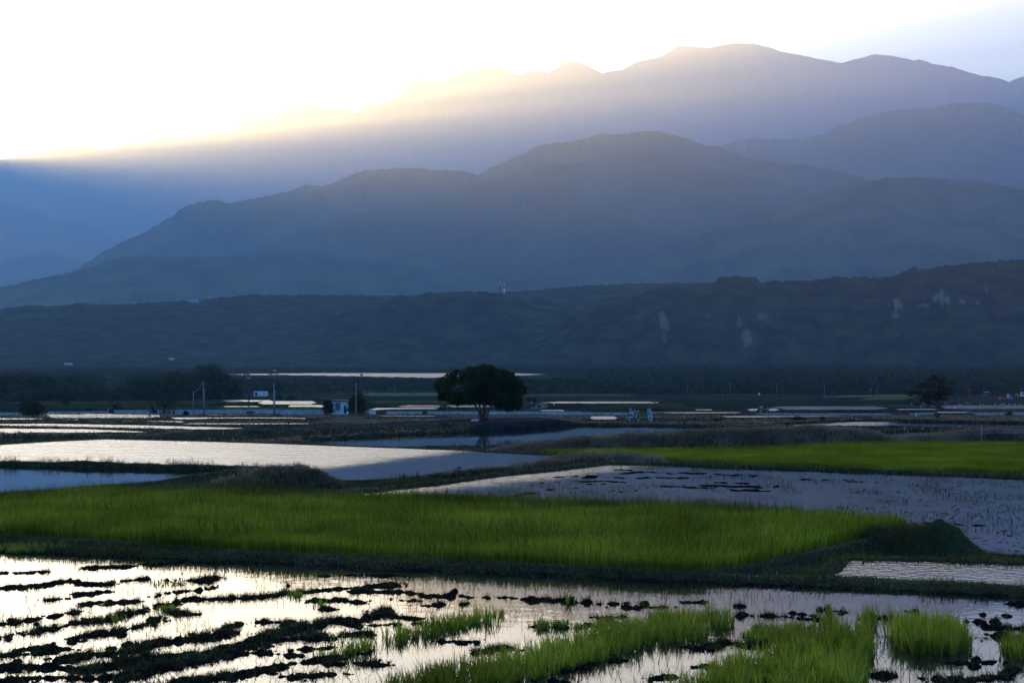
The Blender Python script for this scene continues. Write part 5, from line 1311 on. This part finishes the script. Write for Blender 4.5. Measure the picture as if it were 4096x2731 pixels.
def person(label, loc, rz, pose, top, bottom, hat=None, scale=1.0, group=None):
    """pose: dict of joints pelvis chest neck head, elbow/hand L R, knee/foot L R"""
    t = thing('person', label, 'person', loc, rz, group); t.scale = (scale,) * 3
    V_ = lambda k: Vector(pose[k])
    J = {'pelvis': (V_('pelvis'), .13), 'waist': ((V_('pelvis') * .55 + V_('chest') * .45), .125), 'chest': (V_('chest'), .15), 'neck': (V_('neck'), .055), 'head0': (V_('neck').lerp(V_('head'), .55), .085), 'head': (V_('head'), .098), 'crown': (V_('head') + (V_('head') - V_('neck')).normalized() * .09, .07)}
    fwd = Vector(pose.get('fwd', (0, -1, 0)))
    J['nose'] = (V_('head') + fwd * .085, .022)
    E = [('pelvis', 'waist'), ('waist', 'chest'), ('chest', 'neck'), ('neck', 'head0'), ('head0', 'head'), ('head', 'crown'), ('head', 'nose')]
    for s_ in 'LR':
        sg = 1 if s_ == 'L' else -1
        J['sh' + s_] = (V_('sh' + s_), .06); J['el' + s_] = (V_('el' + s_), .043); J['wr' + s_] = (V_('wr' + s_), .03)
        d = (V_('wr' + s_) - V_('el' + s_)).normalized(); J['pa' + s_] = (V_('wr' + s_) + d * .07, .036)
        E += [('chest', 'sh' + s_), ('sh' + s_, 'el' + s_), ('el' + s_, 'wr' + s_), ('wr' + s_, 'pa' + s_)]
        sd_ = d.cross(Vector((0, 1, .2))).normalized()
        for k, L_ in enumerate((.07, .085, .08, .06)):
            J['f%d%s' % (k, s_)] = (V_('wr' + s_) + d * (.09 + L_) + sd_ * (k - 1.5) * .02, .008); E.append(('pa' + s_, 'f%d%s' % (k, s_)))
        J['th' + s_] = (V_('wr' + s_) + d * .09 + sd_ * -.065, .009); E.append(('pa' + s_, 'th' + s_))
        J['hp' + s_] = (V_('hp' + s_), .09); J['kn' + s_] = (V_('kn' + s_), .06); J['an' + s_] = (V_('an' + s_), .042); J['to' + s_] = (V_('to' + s_), .035)
        E += [('pelvis', 'hp' + s_), ('hp' + s_, 'kn' + s_), ('kn' + s_, 'an' + s_), ('an' + s_, 'to' + s_)]
    skinmesh('body', J, E, M['skin'], t)
    g = lambda k, r_: (J[k][0], r_)
    JT = {'waist': g('waist', .15), 'pelvis': g('pelvis', .15), 'chest': g('chest', .185), 'collar': (V_('chest').lerp(V_('neck'), .7), .085)}
    ET = [('waist', 'pelvis'), ('waist', 'chest'), ('chest', 'collar')]
    JB = {'pelvis': g('pelvis', .15)}; EB = []
    for s_ in 'LR':
        JT['sh' + s_] = g('sh' + s_, .085); JT['el' + s_] = g('el' + s_, .066); JT['wr' + s_] = (V_('el' + s_).lerp(V_('wr' + s_), .93), .048)
        ET += [('chest', 'sh' + s_), ('sh' + s_, 'el' + s_), ('el' + s_, 'wr' + s_)]
        JB['hp' + s_] = g('hp' + s_, .115); JB['kn' + s_] = g('kn' + s_, .082); JB['an' + s_] = (V_('kn' + s_).lerp(V_('an' + s_), .95), .062)
        EB += [('pelvis', 'hp' + s_), ('hp' + s_, 'kn' + s_), ('kn' + s_, 'an' + s_)]
    skinmesh('jacket', JT, ET, top, t); skinmesh('trousers', JB, EB, bottom, t)
    hv = V_('head') + (V_('head') - V_('neck')).normalized() * .05 - fwd * .025
    part('hair' if hat is None else 'hat', lambda bm: ellip(bm, hv, (.115, .12, .11), 12), M['hair'] if hat is None else hat, t, True)
    for s_ in 'LR':
        part('shoe', lambda bm: boxm(bm, V_('an' + s_).lerp(V_('to' + s_), .6) + Vector((0, 0, -.03)), (.1, .26, .09), bev=.03), M['black'], t)
    return t
STAND = dict(pelvis=(0, 0, .92), chest=(0, -.02, 1.28), neck=(0, -.03, 1.46), head=(0, -.05, 1.60), shL=(.19, -.02, 1.38), shR=(-.19, -.02, 1.38), elL=(.25, .02, 1.1), elR=(-.25, .02, 1.1), wrL=(.24, -.08, .86), wrR=(-.24, -.08, .86),
             hpL=(.1, 0, .86), hpR=(-.1, 0, .86), knL=(.12, -.02, .48), knR=(-.1, -.04, .48), anL=(.12, .02, .08), anR=(-.1, -.06, .08), toL=(.13, -.14, .04), toR=(-.11, -.22, .04))
SHOOT = dict(STAND, pelvis=(.04, 0, .86), chest=(-.02, 0, 1.20), neck=(-.1, -.02, 1.36), head=(-.17, -.03, 1.46), shL=(.12, .06, 1.33), shR=(-.08, -.14, 1.29), elL=(-.02, .10, 1.10), elR=(-.20, -.22, 1.08), wrL=(-.27, .02, 1.34), wrR=(-.30, -.12, 1.36), fwd=(-1, 0, -.1),
             hpL=(.08, .08, .80), hpR=(.04, -.08, .80), knL=(.10, .12, .46), knR=(.0, -.10, .46), anL=(.16, .14, .08), anR=(.0, -.1, .08), toL=(.02, .14, .04), toR=(-.14, -.1, .04))
pp_ = Vector(((2737 - 2048) / F * 204, 204, z_at(1705, 204)))
person('person in a bright orange jacket stooping at the pond edge with hands raised', pp_, 0, SHOOT, M['orange'], M['trousers'], scale=.97)
cm = thing('hand_camera', 'small dark camera held up by the person in the orange jacket', 'camera', pp_ + Vector((-.38, -.06, 1.38)))
part('body', lambda bm: boxm(bm, (0, 0, 0), (.08, .14, .1), bev=.01), M['black'], cm)
part('lens', lambda bm: disc(bm, (-.07, 0, 0), .035, .09, 'X', 12), M['glass'], cm)

def scooter(lb, loc, rz, body, group=None):
    t = thing('scooter', lb, 'scooter', loc, rz, group)
    for x in (-.62, .64):
        wv = part('wheel', lambda bm: disc(bm, (x, 0, .25), .25, .11, 'Y', 18), M['black'], t, True)
        part('rim', lambda bm: disc(bm, (x, 0, .25), .14, .125, 'Y', 14), M['chrome'], wv)
    def sh(bm):
        prof = [(-.85, .62), (-.80, .80), (-.2, .76), (-.12, .36), (.32, .32), (.46, .95), (.58, .95), (.60, .55), (.50, .30), (-.05, .22), (-.55, .34)]
        v0 = [bm.verts.new((x, -.16, z)) for x, z in prof]; v1 = [bm.verts.new((x, .16, z)) for x, z in prof]
        bm.faces.new(v0[::-1]); bm.faces.new(v1)
        for i in range(len(prof)):
            j = (i + 1) % len(prof); bm.faces.new((v0[i], v0[j], v1[j], v1[i]))
    part('body', sh, body, t)
    part('seat', lambda bm: boxm(bm, (-.48, 0, .83), (.68, .28, .1), bev=.04), M['black'], t)
    part('side_panel', lambda bm: boxm(bm, (-.5, -.165, .58), (.55, .03, .16), rx=.1), M['white'], t)
    part('front_fork', lambda bm: tube(bm, [(.64, 0, .25), (.52, 0, .95)], [.04, .045], 7), M['chrome'], t)
    hb = part('handlebar', lambda bm: tube(bm, [(.40, -.34, 1.02), (.48, -.2, 1.03), (.50, 0, 1.0), (.48, .2, 1.03), (.40, .34, 1.02)], [.022] * 5, 7), M['black'], t)
    for y in (-.32, .32):
        part('mirror', lambda bm: (ellip(bm, (.42, y * 1.15, 1.26), (.03, .10, .07), 10), tube(bm, [(.46, y * .7, 1.03), (.42, y * 1.1, 1.24)], [.012, .012], 5)), M['chrome'], hb)
    part('headlight', lambda bm: ellip(bm, (.60, 0, .86), (.05, .10, .08), 10), M['white'], t)
    part('tail_light', lambda bm: boxm(bm, (-.86, 0, .68), (.05, .2, .12), bev=.015), M['red'], t)
    part('number_plate', lambda bm: boxm(bm, (-.88, 0, .50), (.02, .26, .16)), M['white'], t)
    part('stand', lambda bm: tube(bm, [(-.1, -.1, .26), (-.12, -.28, .02)], [.02, .02], 5), M['black'], t)
    return t
spt = Vector(((2535 - 2048) / F * 208, 208, 0)); spt.z = z_at(1686, 208)
scooter('dark blue scooter with pale mirrors parked on the pond bank beside a banner', spt, .5, M['navy'])
rid = G(597, 1668)
sc2 = scooter('white scooter carrying a rider on the far left road', rid, math.pi / 2 + math.pi, M['canal'])
RIDE = dict(STAND, pelvis=(0, .40, .92), chest=(0, .30, 1.28), neck=(0, .26, 1.46), head=(0, .22, 1.60), shL=(.19, .29, 1.38), shR=(-.19, .29, 1.38), elL=(.30, .08, 1.18), elR=(-.30, .08, 1.18), wrL=(.28, -.28, 1.06), wrR=(-.28, -.28, 1.06),
            hpL=(.11, .36, .88), hpR=(-.11, .36, .88), knL=(.16, -.02, .80), knR=(-.16, -.02, .80), anL=(.14, -.02, .40), anR=(-.14, -.02, .40), toL=(.14, -.2, .36), toR=(-.14, -.2, .36))
person('person in a purple top and helmet riding the white scooter on the left road', rid, 0, RIDE, plain('purple_cloth', (0.10, 0.03, 0.09), .9), M['trousers'], hat=M['red'])
# walkers and cyclists on the field path
for (x, y, top, lb) in [(2126, 1626, M['bluecloth'], 'distant person in pale clothes at the left edge of the grey field path'), (2155, 1622, M['trousers'], 'distant person in dark clothes in the middle of the grey field path'), (2175, 1624, M['bluecloth'], 'distant person in a pale shirt on the right of the grey field path')]:
    p = G(x, y); person(lb, p, random.uniform(-.5, .5), STAND, top, M['trousers'])
scooter('distant dark scooter parked right of the grey field path', G(2210, 1629), .4, M['canal'])

# ------------------------------------------------------------------ banners
def bannermat():
    m, nt, b = new_mat('banner_print')
    tc = nt.nodes.new('ShaderNodeTexCoord'); sp_ = nt.nodes.new('ShaderNodeSeparateXYZ'); nt.links.new(tc.outputs['Object'], sp_.inputs[0])
    r_ = nt.nodes.new('ShaderNodeValToRGB')
    mr = nt.nodes.new('ShaderNodeMapRange'); mr.inputs['From Min'].default_value = .1; mr.inputs['From Max'].default_value = 1.8
    nt.links.new(sp_.outputs['Z'], mr.inputs['Value']); nt.links.new(mr.outputs[0], r_.inputs[0])
    e = r_.color_ramp.elements; e[0].color = (.70, .68, .72, 1); e[1].color = (.30, .50, .62, 1)
    x = e.new(.35); x.color = (.72, .64, .68, 1); x = e.new(.5); x.color = (.38, .55, .66, 1)
    nt.links.new(r_.outputs[0], b.inputs['Base Color']); b.inputs['Roughness'].default_value = .8
    return m
M['banner'] = bannermat()
def banner(lb, px, by, ty, w0, lean, D):
    s = D / F; p = Vector(((px - 2048) / F * D, D, z_at(by, D))); h = (by - ty) * s; w_ = w0 * s
    t = thing('feather_banner', lb, 'banner', p, 0, 'blue banners on the pond bank')
    part('pole', lambda bm: tube(bm, [(w_ * .45, 0, -.3), (w_ * .3 + lean * h * .5, 0, h * .5), (lean * h + w_ * .3, 0, h * .97)], [.025, .02, .012], 6), M['concrete'], t)
    def cl(bm):
        N, K_ = 14, 5; g_ = []
        for side in (0, 1):
            rows_ = []
            for i in range(N + 1):
                f = i / N; z = .06 * h + f * h * .94; cx = lean * h * (f ** 1.1) ; ww = w_ * (.75 + .35 * math.sin(f * 2.8)) * (1 if f < .93 else .8)
                rows_.append([bm.verts.new((cx + (k / K_ - .5) * ww, .05 * math.sin(k * 1.1 + f * 5) + side * .012 - .03, z + .05 * (k / K_) * (1 if f > .9 else 0) * h)) for k in range(K_ + 1)])
            g_.append(rows_)
        for rows_ in g_:
            for a, b in zip(rows_[:-1], rows_[1:]):
                for k in range(K_): bm.faces.new((a[k], a[k + 1], b[k + 1], b[k]))
        A, B = g_
        for i in range(N):
            for k in (0, K_): bm.faces.new((A[i][k], A[i + 1][k], B[i + 1][k], B[i][k]))
        for k in range(K_):
            for i in (0, N): bm.faces.new((A[i][k], A[i][k + 1], B[i][k + 1], B[i][k]))
    cl_ = part('cloth', cl, M['banner'], t)
    rg = random.Random(int(px))
    def glyph(bm, z):
        for k in range(5):
            boxm(bm, (lean * z + (rg.uniform(-.3, .05)) * w_, -.10, z + rg.uniform(-.06, .06)), (rg.choice((.05, .16)) * w_ * 2, .012, rg.choice((.02, .09))), 0)
    def txt(bm):
        for z in (.88, .76, .64, .52): glyph(bm, z * h)
    part('lettering', txt, M['pinkred'], cl_)
    part('figure_print', lambda bm: (ellip(bm, (lean * .3 * h, -.10, .28 * h), (.22 * w_, .012, .09 * h), 10), boxm(bm, (lean * .14 * h, -.10, .15 * h), (.5 * w_, .012, .04 * h))), M['trousers'], cl_)
banner('pale blue banner with pink lettering leaning over beside the parked scooter', 2530, 1664, 1633, 11, -.28, 214)
banner('taller pale blue banner with pink lettering standing between scooter and orange jacket', 2603, 1686, 1635, 16, -.14, 208)
sg = thing('small_sign', 'small white sign on the dark field edge at right of the field poles', 'sign', G(3037, 1584))
part('board', lambda bm: boxm(bm, (0, 0, 1.0), (.8, .06, 1.5), rz=.2), M['white'], sg)
part('post', lambda bm: tube(bm, [(0, .06, -.3), (0, .06, 1.2)], [.05, .05], 6), M['concrete'], sg)

# ------------------------------------------------------------------ chair, table, sack under the tree
def chair(lb, loc, rz, sc=1.0):
    t = thing('plastic_chair', lb, 'chair', loc, rz); t.scale = (sc,) * 3
    part('seat', lambda bm: boxm(bm, (0, 0, .42), (.46, .46, .04), bev=.015), M['pinkred'], t)
    def bk(bm):
        boxm(bm, (0, .22, .90), (.46, .03, .10), rx=-.1, bev=.01)
        for k in (-.2, -.1, 0, .1, .2): boxm(bm, (k, .205, .66), (.055, .025, .46), rx=-.1)
    part('backrest', bk, M['pinkred'], t)
    for x in (-.2, .2):
        for y in (-.2, .2): part('leg', lambda bm: tube(bm, [(x, y, .42), (x * 1.2, y * 1.2, 0)], [.03, .022], 7), M['pinkred'], t)
        part('armrest', lambda bm: tube(bm, [(x * 1.15, -.2, .43), (x * 1.2, -.2, .64), (x * 1.2, .0, .66), (x * 1.1, .2, .68)], [.022] * 4, 7), M['pinkred'], t)
cp = U(1945, 1681, -4.1)
chair('faded red high backed plastic chair at the foot of the big tree', cp, math.pi + .3, .98)
chair('second faded red plastic chair, lower, right of the high backed one', U(1972, 1686, -4.1), 1.2, .62)
tbp = U(1900, 1686, -4.1)
sk_ = thing('sack', 'crumpled white sack lying left of the big tree trunk', 'sack', tbp)
def sack(bm):
    ellip(bm, (0, 0, .13), (.45, .3, .16), 16); ellip(bm, (-.25, .05, .15), (.28, .26, .13), 12); ellip(bm, (.2, 0, .2), (.2, .2, .13), 12)
    for v in bm.verts: v.co += Vector((random.uniform(-.02, .02), random.uniform(-.02, .02), random.uniform(-.025, .025)))
part('bag', sack, M['sack'], sk_, True)
part('knot', lambda bm: tube(bm, [(.36, 0, .16), (.5, -.02, .2), (.56, 0, .27)], [.05, .025, .06], 7), M['sack'], sk_)

# ------------------------------------------------------------------ footbridge rail, bag and bicycle at the right
D0 = 372.0; s = D0 / F
rl = thing('bench_rail', 'long dark rail on short posts before the canal wall at right', 'railing', Vector(((3548 - 2048) / F * D0, D0, z_at(1664, D0))))
part('rail', lambda bm: boxm(bm, (55 * s, 0, 11.6 * s), (116 * s, .22, .12)), M['dark_concrete'], rl)
for dx in (0, 30, 59, 84, 109): part('post', lambda bm: boxm(bm, (dx * s, 0, 5.6 * s), (.17, .17, 11.4 * s)), M['dark_concrete'], rl)
bg_ = thing('sack', 'upright white bag leaning at the right end of the dark rail', 'sack', Vector(((3665 - 2048) / F * (D0 - 1), D0 - 1, z_at(1666, D0 - 1))))
def bag2(bm):
    boxm(bm, (0, 0, .36), (.75, .5, .74), taper=.62, bev=.09)
    for v in bm.verts: v.co += Vector((-.12 * v.co.z + random.uniform(-.03, .03), random.uniform(-.02, .02), random.uniform(-.03, .03)))
part('bag', bag2, M['sack'], bg_, True)
part('tie', lambda bm: tube(bm, [(-.1, 0, .68), (-.14, 0, .8)], [.06, .1], 8), M['sack'], bg_)
def bicycle(lb, px, py, D):
    t = thing('bicycle', lb, 'bicycle', Vector(((px - 2048) / F * D, D, z_at(py, D))), .1)
    for x in (-.5, .5):
        part('wheel', lambda bm: [tube(bm, [(x + .32 * math.cos(a), 0, .33 + .32 * math.sin(a)), (x + .32 * math.cos(a + .4), 0, .33 + .32 * math.sin(a + .4))], [.025, .025], 5) for a in np.arange(0, 6.28, .393)], M['black'], t)
    part('frame', lambda bm: [tube(bm, [a, b], [.025, .025], 6) for a, b in (((-.5, 0, .33), (-.05, 0, .33)), ((-.05, 0, .33), (-.2, 0, .85)), ((-.5, 0, .33), (-.17, 0, .75)), ((-.05, 0, .33), (.36, 0, .78)), ((-.18, 0, .78), (.35, 0, .84)), ((.5, 0, .33), (.34, 0, .98)))], M['red'], t)
    part('saddle', lambda bm: boxm(bm, (-.2, 0, .89), (.26, .14, .06), bev=.02), M['black'], t)
    part('handlebar', lambda bm: tube(bm, [(.28, -.26, 1.0), (.35, 0, 1.0), (.28, .26, 1.0)], [.02] * 3, 6), M['chrome'], t)
bicycle('bicycle with a red frame leaning between the posts of the dark rail', 3597, 1665, D0 - .6)
bx = thing('cloth_bundle', 'blue bundle beside the bicycle under the dark rail', 'bundle', Vector(((3571 - 2048) / F * (D0 - .6), D0 - .6, z_at(1665, D0 - .6))))
part('bundle', lambda bm: (ellip(bm, (0, 0, .28), (.2, .18, .3), 10), ellip(bm, (-.15, 0, .15), (.2, .18, .16), 10)), M['blue'], bx, True)
part('strap', lambda bm: tube(bm, [(-.1, -.12, .1), (0, -.2, .35), (.06, -.1, .56)], [.03] * 3, 6), M['canal'], bx)
st_ = thing('white_stake', 'thin pale stake with a sagging net line on the right grassy dyke', 'stake', Vector(((3926 - 2048) / F * 122, 122, z_at(1757, 122))))
part('shaft', lambda bm: tube(bm, [(0, 0, -.2), (0, 0, 52 * 122 / F)], [.03, .02], 6), M['canal'], st_)
part('net_line', lambda bm: tube(bm, [(-.5, 0, .40), (0, 0, .43), (1.2, .1, .48), (2.8, .2, .44)], [.015] * 4, 5), M['bluecloth'], st_)

# ------------------------------------------------------------------ farm vehicles
def wheel(t, x, y, r_, wd):
    w1 = part('wheel', lambda bm: disc(bm, (x, y, r_), r_, wd, 'Y', 22), M['black'], t, True)
    part('rim', lambda bm: disc(bm, (x, y, r_), r_ * .55, wd * 1.06, 'Y', 16), M['yellow'] if r_ > .5 else M['concrete'], w1)
D0 = 398.0
tr_ = thing('tractor', 'red tractor with a dark glazed cab working beyond the canal wall', 'tractor', Vector(((3050 - 2048) / F * D0, D0, z_at(1653, D0))))
for y in (-.7, .7): wheel(tr_, -.55, y, .62, .38); wheel(tr_, .95, y, .42, .3)
part('hood', lambda bm: (boxm(bm, (.85, 0, .82), (1.35, .7, .5), bev=.08), boxm(bm, (.2, 0, .5), (2.0, .5, .3))), M['red'], tr_)
def cabf(bm):
    for x in (-.85, .12):
        for y in (-.6, .6): boxm(bm, (x + (.06 if x < 0 else -.06), y, 1.25), (.09, .09, 1.1))
    boxm(bm, (-.37, 0, .72), (1.1, 1.2, .2))
part('cab_frame', cabf, M['black'], tr_)
part('cab_roof', lambda bm: boxm(bm, (-.37, 0, 1.85), (1.2, 1.35, .12), bev=.04), M['black'], tr_)
for y in (-.6, .6): part('window', lambda bm: boxm(bm, (-.37, y, 1.3), (.80, .03, .85)), M['canal'], tr_)
part('exhaust', lambda bm: tube(bm, [(.75, -.2, 1.05), (.75, -.2, 1.75)], [.05, .05], 8), M['black'], tr_)
part('front_weight', lambda bm: boxm(bm, (1.75, 0, .45), (.35, .7, .4), bev=.05), M['pinkred'], tr_)
part('tiller', lambda bm: (boxm(bm, (-1.45, 0, .5), (.5, 1.6, .35), bev=.06), disc(bm, (-1.45, 0, .3), .26, 1.5, 'Y', 12)), M['dark_concrete'], tr_)
part('fender', lambda bm: [boxm(bm, (-.55, y, 1.12), (1.0, .36, .12), bev=.04) for y in (-.72, .72)], M['red'], tr_)

def lorry(lb, px, py, rz, cabm, bedm, canopy=False, sc=1.0):
    p = G(px, py); t = thing('farm_truck', lb, 'truck', p, rz); t.scale = (sc,) * 3
    for x in (-1.1, 1.15):
        for y in (-.72, .72): wheel(t, x, y, .32, .22)
    def cb_(bm):
        prof = [(.75, .45), (.75, 1.85), (1.35, 1.85), (1.72, 1.15), (1.78, .45)]
        a = [bm.verts.new((x, -.78, z)) for x, z in prof]; b = [bm.verts.new((x, .78, z)) for x, z in prof]
        bm.faces.new(a); bm.faces.new(b[::-1])
        for i in range(5): j = (i + 1) % 5; bm.faces.new((a[i], a[j], b[j], b[i]))
    part('cab', cb_, cabm, t)
    for y in (-.79, .79): part('window', lambda bm: boxm(bm, (1.1, y, 1.45), (.5, .03, .45)), M['glass'], t)
    part('windscreen', lambda bm: boxm(bm, (1.56, 0, 1.5), (.04, 1.35, .62), rx=0), M['glass'], t)
    part('chassis', lambda bm: boxm(bm, (0, 0, .42), (3.5, .7, .16)), M['black'], t)
    def bd(bm):
        boxm(bm, (-.55, 0, .66), (2.4, 1.6, .1))
        for y in (-.77, .77): boxm(bm, (-.55, y, .86), (2.4, .06, .3))
        for x in (-1.72, .62): boxm(bm, (x, 0, .86), (.06, 1.48, .3))
    part('cargo_bed', bd, bedm, t)
    for y in (-.55, .55): part('headlight', lambda bm: ellip(bm, (1.78, y, .72), (.04, .13, .09), 10), M['white'], t)
    if canopy: part('canopy', lambda bm: boxm(bm, (-.45, 0, 2.05), (2.6, 1.75, .14), bev=.04), M['white'], t); part('canopy_frame', lambda bm: [boxm(bm, (x, y, 1.4), (.06, .06, 1.2)) for x in (-1.6, .55) for y in (-.72, .72)], M['concrete'], t)
lorry('blue farm truck with a white canopy parked by the far scrub at right', 3945, 1587, -2.3, M['blue'], M['blue'], True, 1.15)
lorry('farm truck with orange cargo bed and pale cab on the brown field at right', 4022, 1604, .15, M['bluecloth'], M['orange_paint'], False, 1.35)
p = G(4086, 1600); dg = thing('digger', 'yellow digger with a white cab at the right edge of the far fields', 'digger', p); dg.scale = (1.25,) * 3
for y in (-.8, .8): part('track', lambda bm: (boxm(bm, (0, y, .35), (2.3, .42, .5), bev=.2)), M['black'], dg)
part('body', lambda bm: boxm(bm, (-.2, 0, 1.0), (1.9, 1.6, .75), bev=.1), M['yellow'], dg)
cbn = part('cab', lambda bm: boxm(bm, (.2, -.3, 1.95), (.95, .85, 1.15), taper=.9, bev=.05), M['white'], dg)
part('window', lambda bm: boxm(bm, (.2, -.74, 2.05), (.6, .03, .6)), M['glass'], cbn)
part('boom', lambda bm: (tube(bm, [(-.6, .3, 1.3), (-1.5, .3, 2.0), (-2.0, .3, 1.2)], [.16, .14, .1], 8)), M['yellow'], dg)
part('bucket', lambda bm: boxm(bm, (-2.1, .3, .8), (.5, .7, .5), taper=.6, bev=.04), M['black'], dg)
# dark pump house by the canal
pv_ = thing('pump_shed', 'small dark green pump shed sunk behind the canal wall right of the banners', 'shed', Vector(((2638 - 2048) / F * 385, 385, z_at(1661, 385))))
part('wall', lambda bm: boxm(bm, (0, 0, .3), (1.9, 1.0, .6)), M['doorm'], pv_)
part('roof', lambda bm: boxm(bm, (0, 0, .64), (2.1, 1.2, .08)), M['roofm'], pv_)
for x in (-.55, 0, .55): part('window', lambda bm: boxm(bm, (x, -.51, .32), (.3, .03, .34)), M['canal'], pv_)
for x, y in ((2660, 1661),):
    ps = thing('gate_posts', 'dark sluice gate posts right of the pump shed', 'gate', Vector(((x - 2048) / F * 384, 384, z_at(y, 384))))
    for dx in (-.2, .25): part('post', lambda bm: boxm(bm, (dx, 0, .35), (.12, .12, .75)), M['black'], ps)
    part('gate_board', lambda bm: boxm(bm, (.02, 0, .3), (.36, .06, .4)), M['dark_concrete'], ps)

# ------------------------------------------------------------------ egrets
def egret(px, py, rz, first=[None]):
    p = G(px, py)
    if first[0] is None:
        t = thing('egret', 'small white egret standing on the wet field behind the reddish tree', 'bird', p, rz, 'white egrets on the wet field at right')
        me_ = None
        def bd(bm):
            ellip(bm, (0, 0, .42), (.24, .11, .12), 12)
            tube(bm, [(.16, 0, .46), (.27, 0, .58), (.22, 0, .72), (.28, 0, .84), (.36, 0, .85)], [.07, .045, .035, .035, .03], 7)
            tube(bm, [(-.2, 0, .42), (-.36, 0, .34)], [.06, .015], 6)
        part('body', bd, M['bird'], t, True)
        part('beak', lambda bm: tube(bm, [(.37, 0, .85), (.5, 0, .83)], [.02, .004], 5), M['beak'], t)
        for y in (-.05, .05): part('leg', lambda bm: tube(bm, [(0, y, .36), (-.03, y, .18), (0, y, 0)], [.014, .011, .011], 5), M['black'], t)
        first[0] = t
        return t
    t = first[0].copy(); COL.objects.link(t); t.location = p; t.rotation_euler = (0, 0, rz)
    for c_ in list(first[0].children):
        d_ = c_.copy(); COL.objects.link(d_); d_.parent = t
    return t
rb = random.Random(5)
for x, y in [(3783, 1618), (3838, 1619), (3847, 1622), (3866, 1617), (3880, 1619), (3921, 1620), (3932, 1622), (3981, 1621), (4002, 1622), (4007, 1623), (4013, 1620), (4020, 1621), (4036, 1620), (4042, 1622), (4052, 1625), (4030, 1631), (3820, 1633), (3683, 1631), (4078, 1622), (3933, 1625), (4060, 1622)]:
    egret(x, y, rb.choice((0, math.pi)) + rb.uniform(-.5, .5)).scale = (0.8,) * 3

# ------------------------------------------------------------------ haze over the whole valley
x0, x1, y0, y1, z0, z1 = -20000, 22000, -1500, 22800, -90, 3760
v = [(x, y, z) for x in (x0, x1) for y in (y0, y1) for z in (z0, z1)]
me = bpy.data.meshes.new('haze')
me.from_pydata(v, [], [(0, 1, 3, 2), (4, 6, 7, 5), (0, 4, 5, 1), (2, 3, 7, 6), (0, 2, 6, 4), (1, 5, 7, 3)])
m = bpy.data.materials.new('haze'); m.use_nodes = True
nt = m.node_tree; nt.nodes.clear()
pv = nt.nodes.new('ShaderNodeVolumePrincipled'); ou = nt.nodes.new('ShaderNodeOutputMaterial')
nt.links.new(pv.outputs[0], ou.inputs['Volume'])
pv.inputs['Density'].default_value = 6.5e-5
pv.inputs['Color'].default_value = (0.295, 0.59, 1, 1)
pv.inputs['Anisotropy'].default_value = 0.52
tag(link('haze', me, m), label='even blue haze filling the whole valley', kind='stuff')
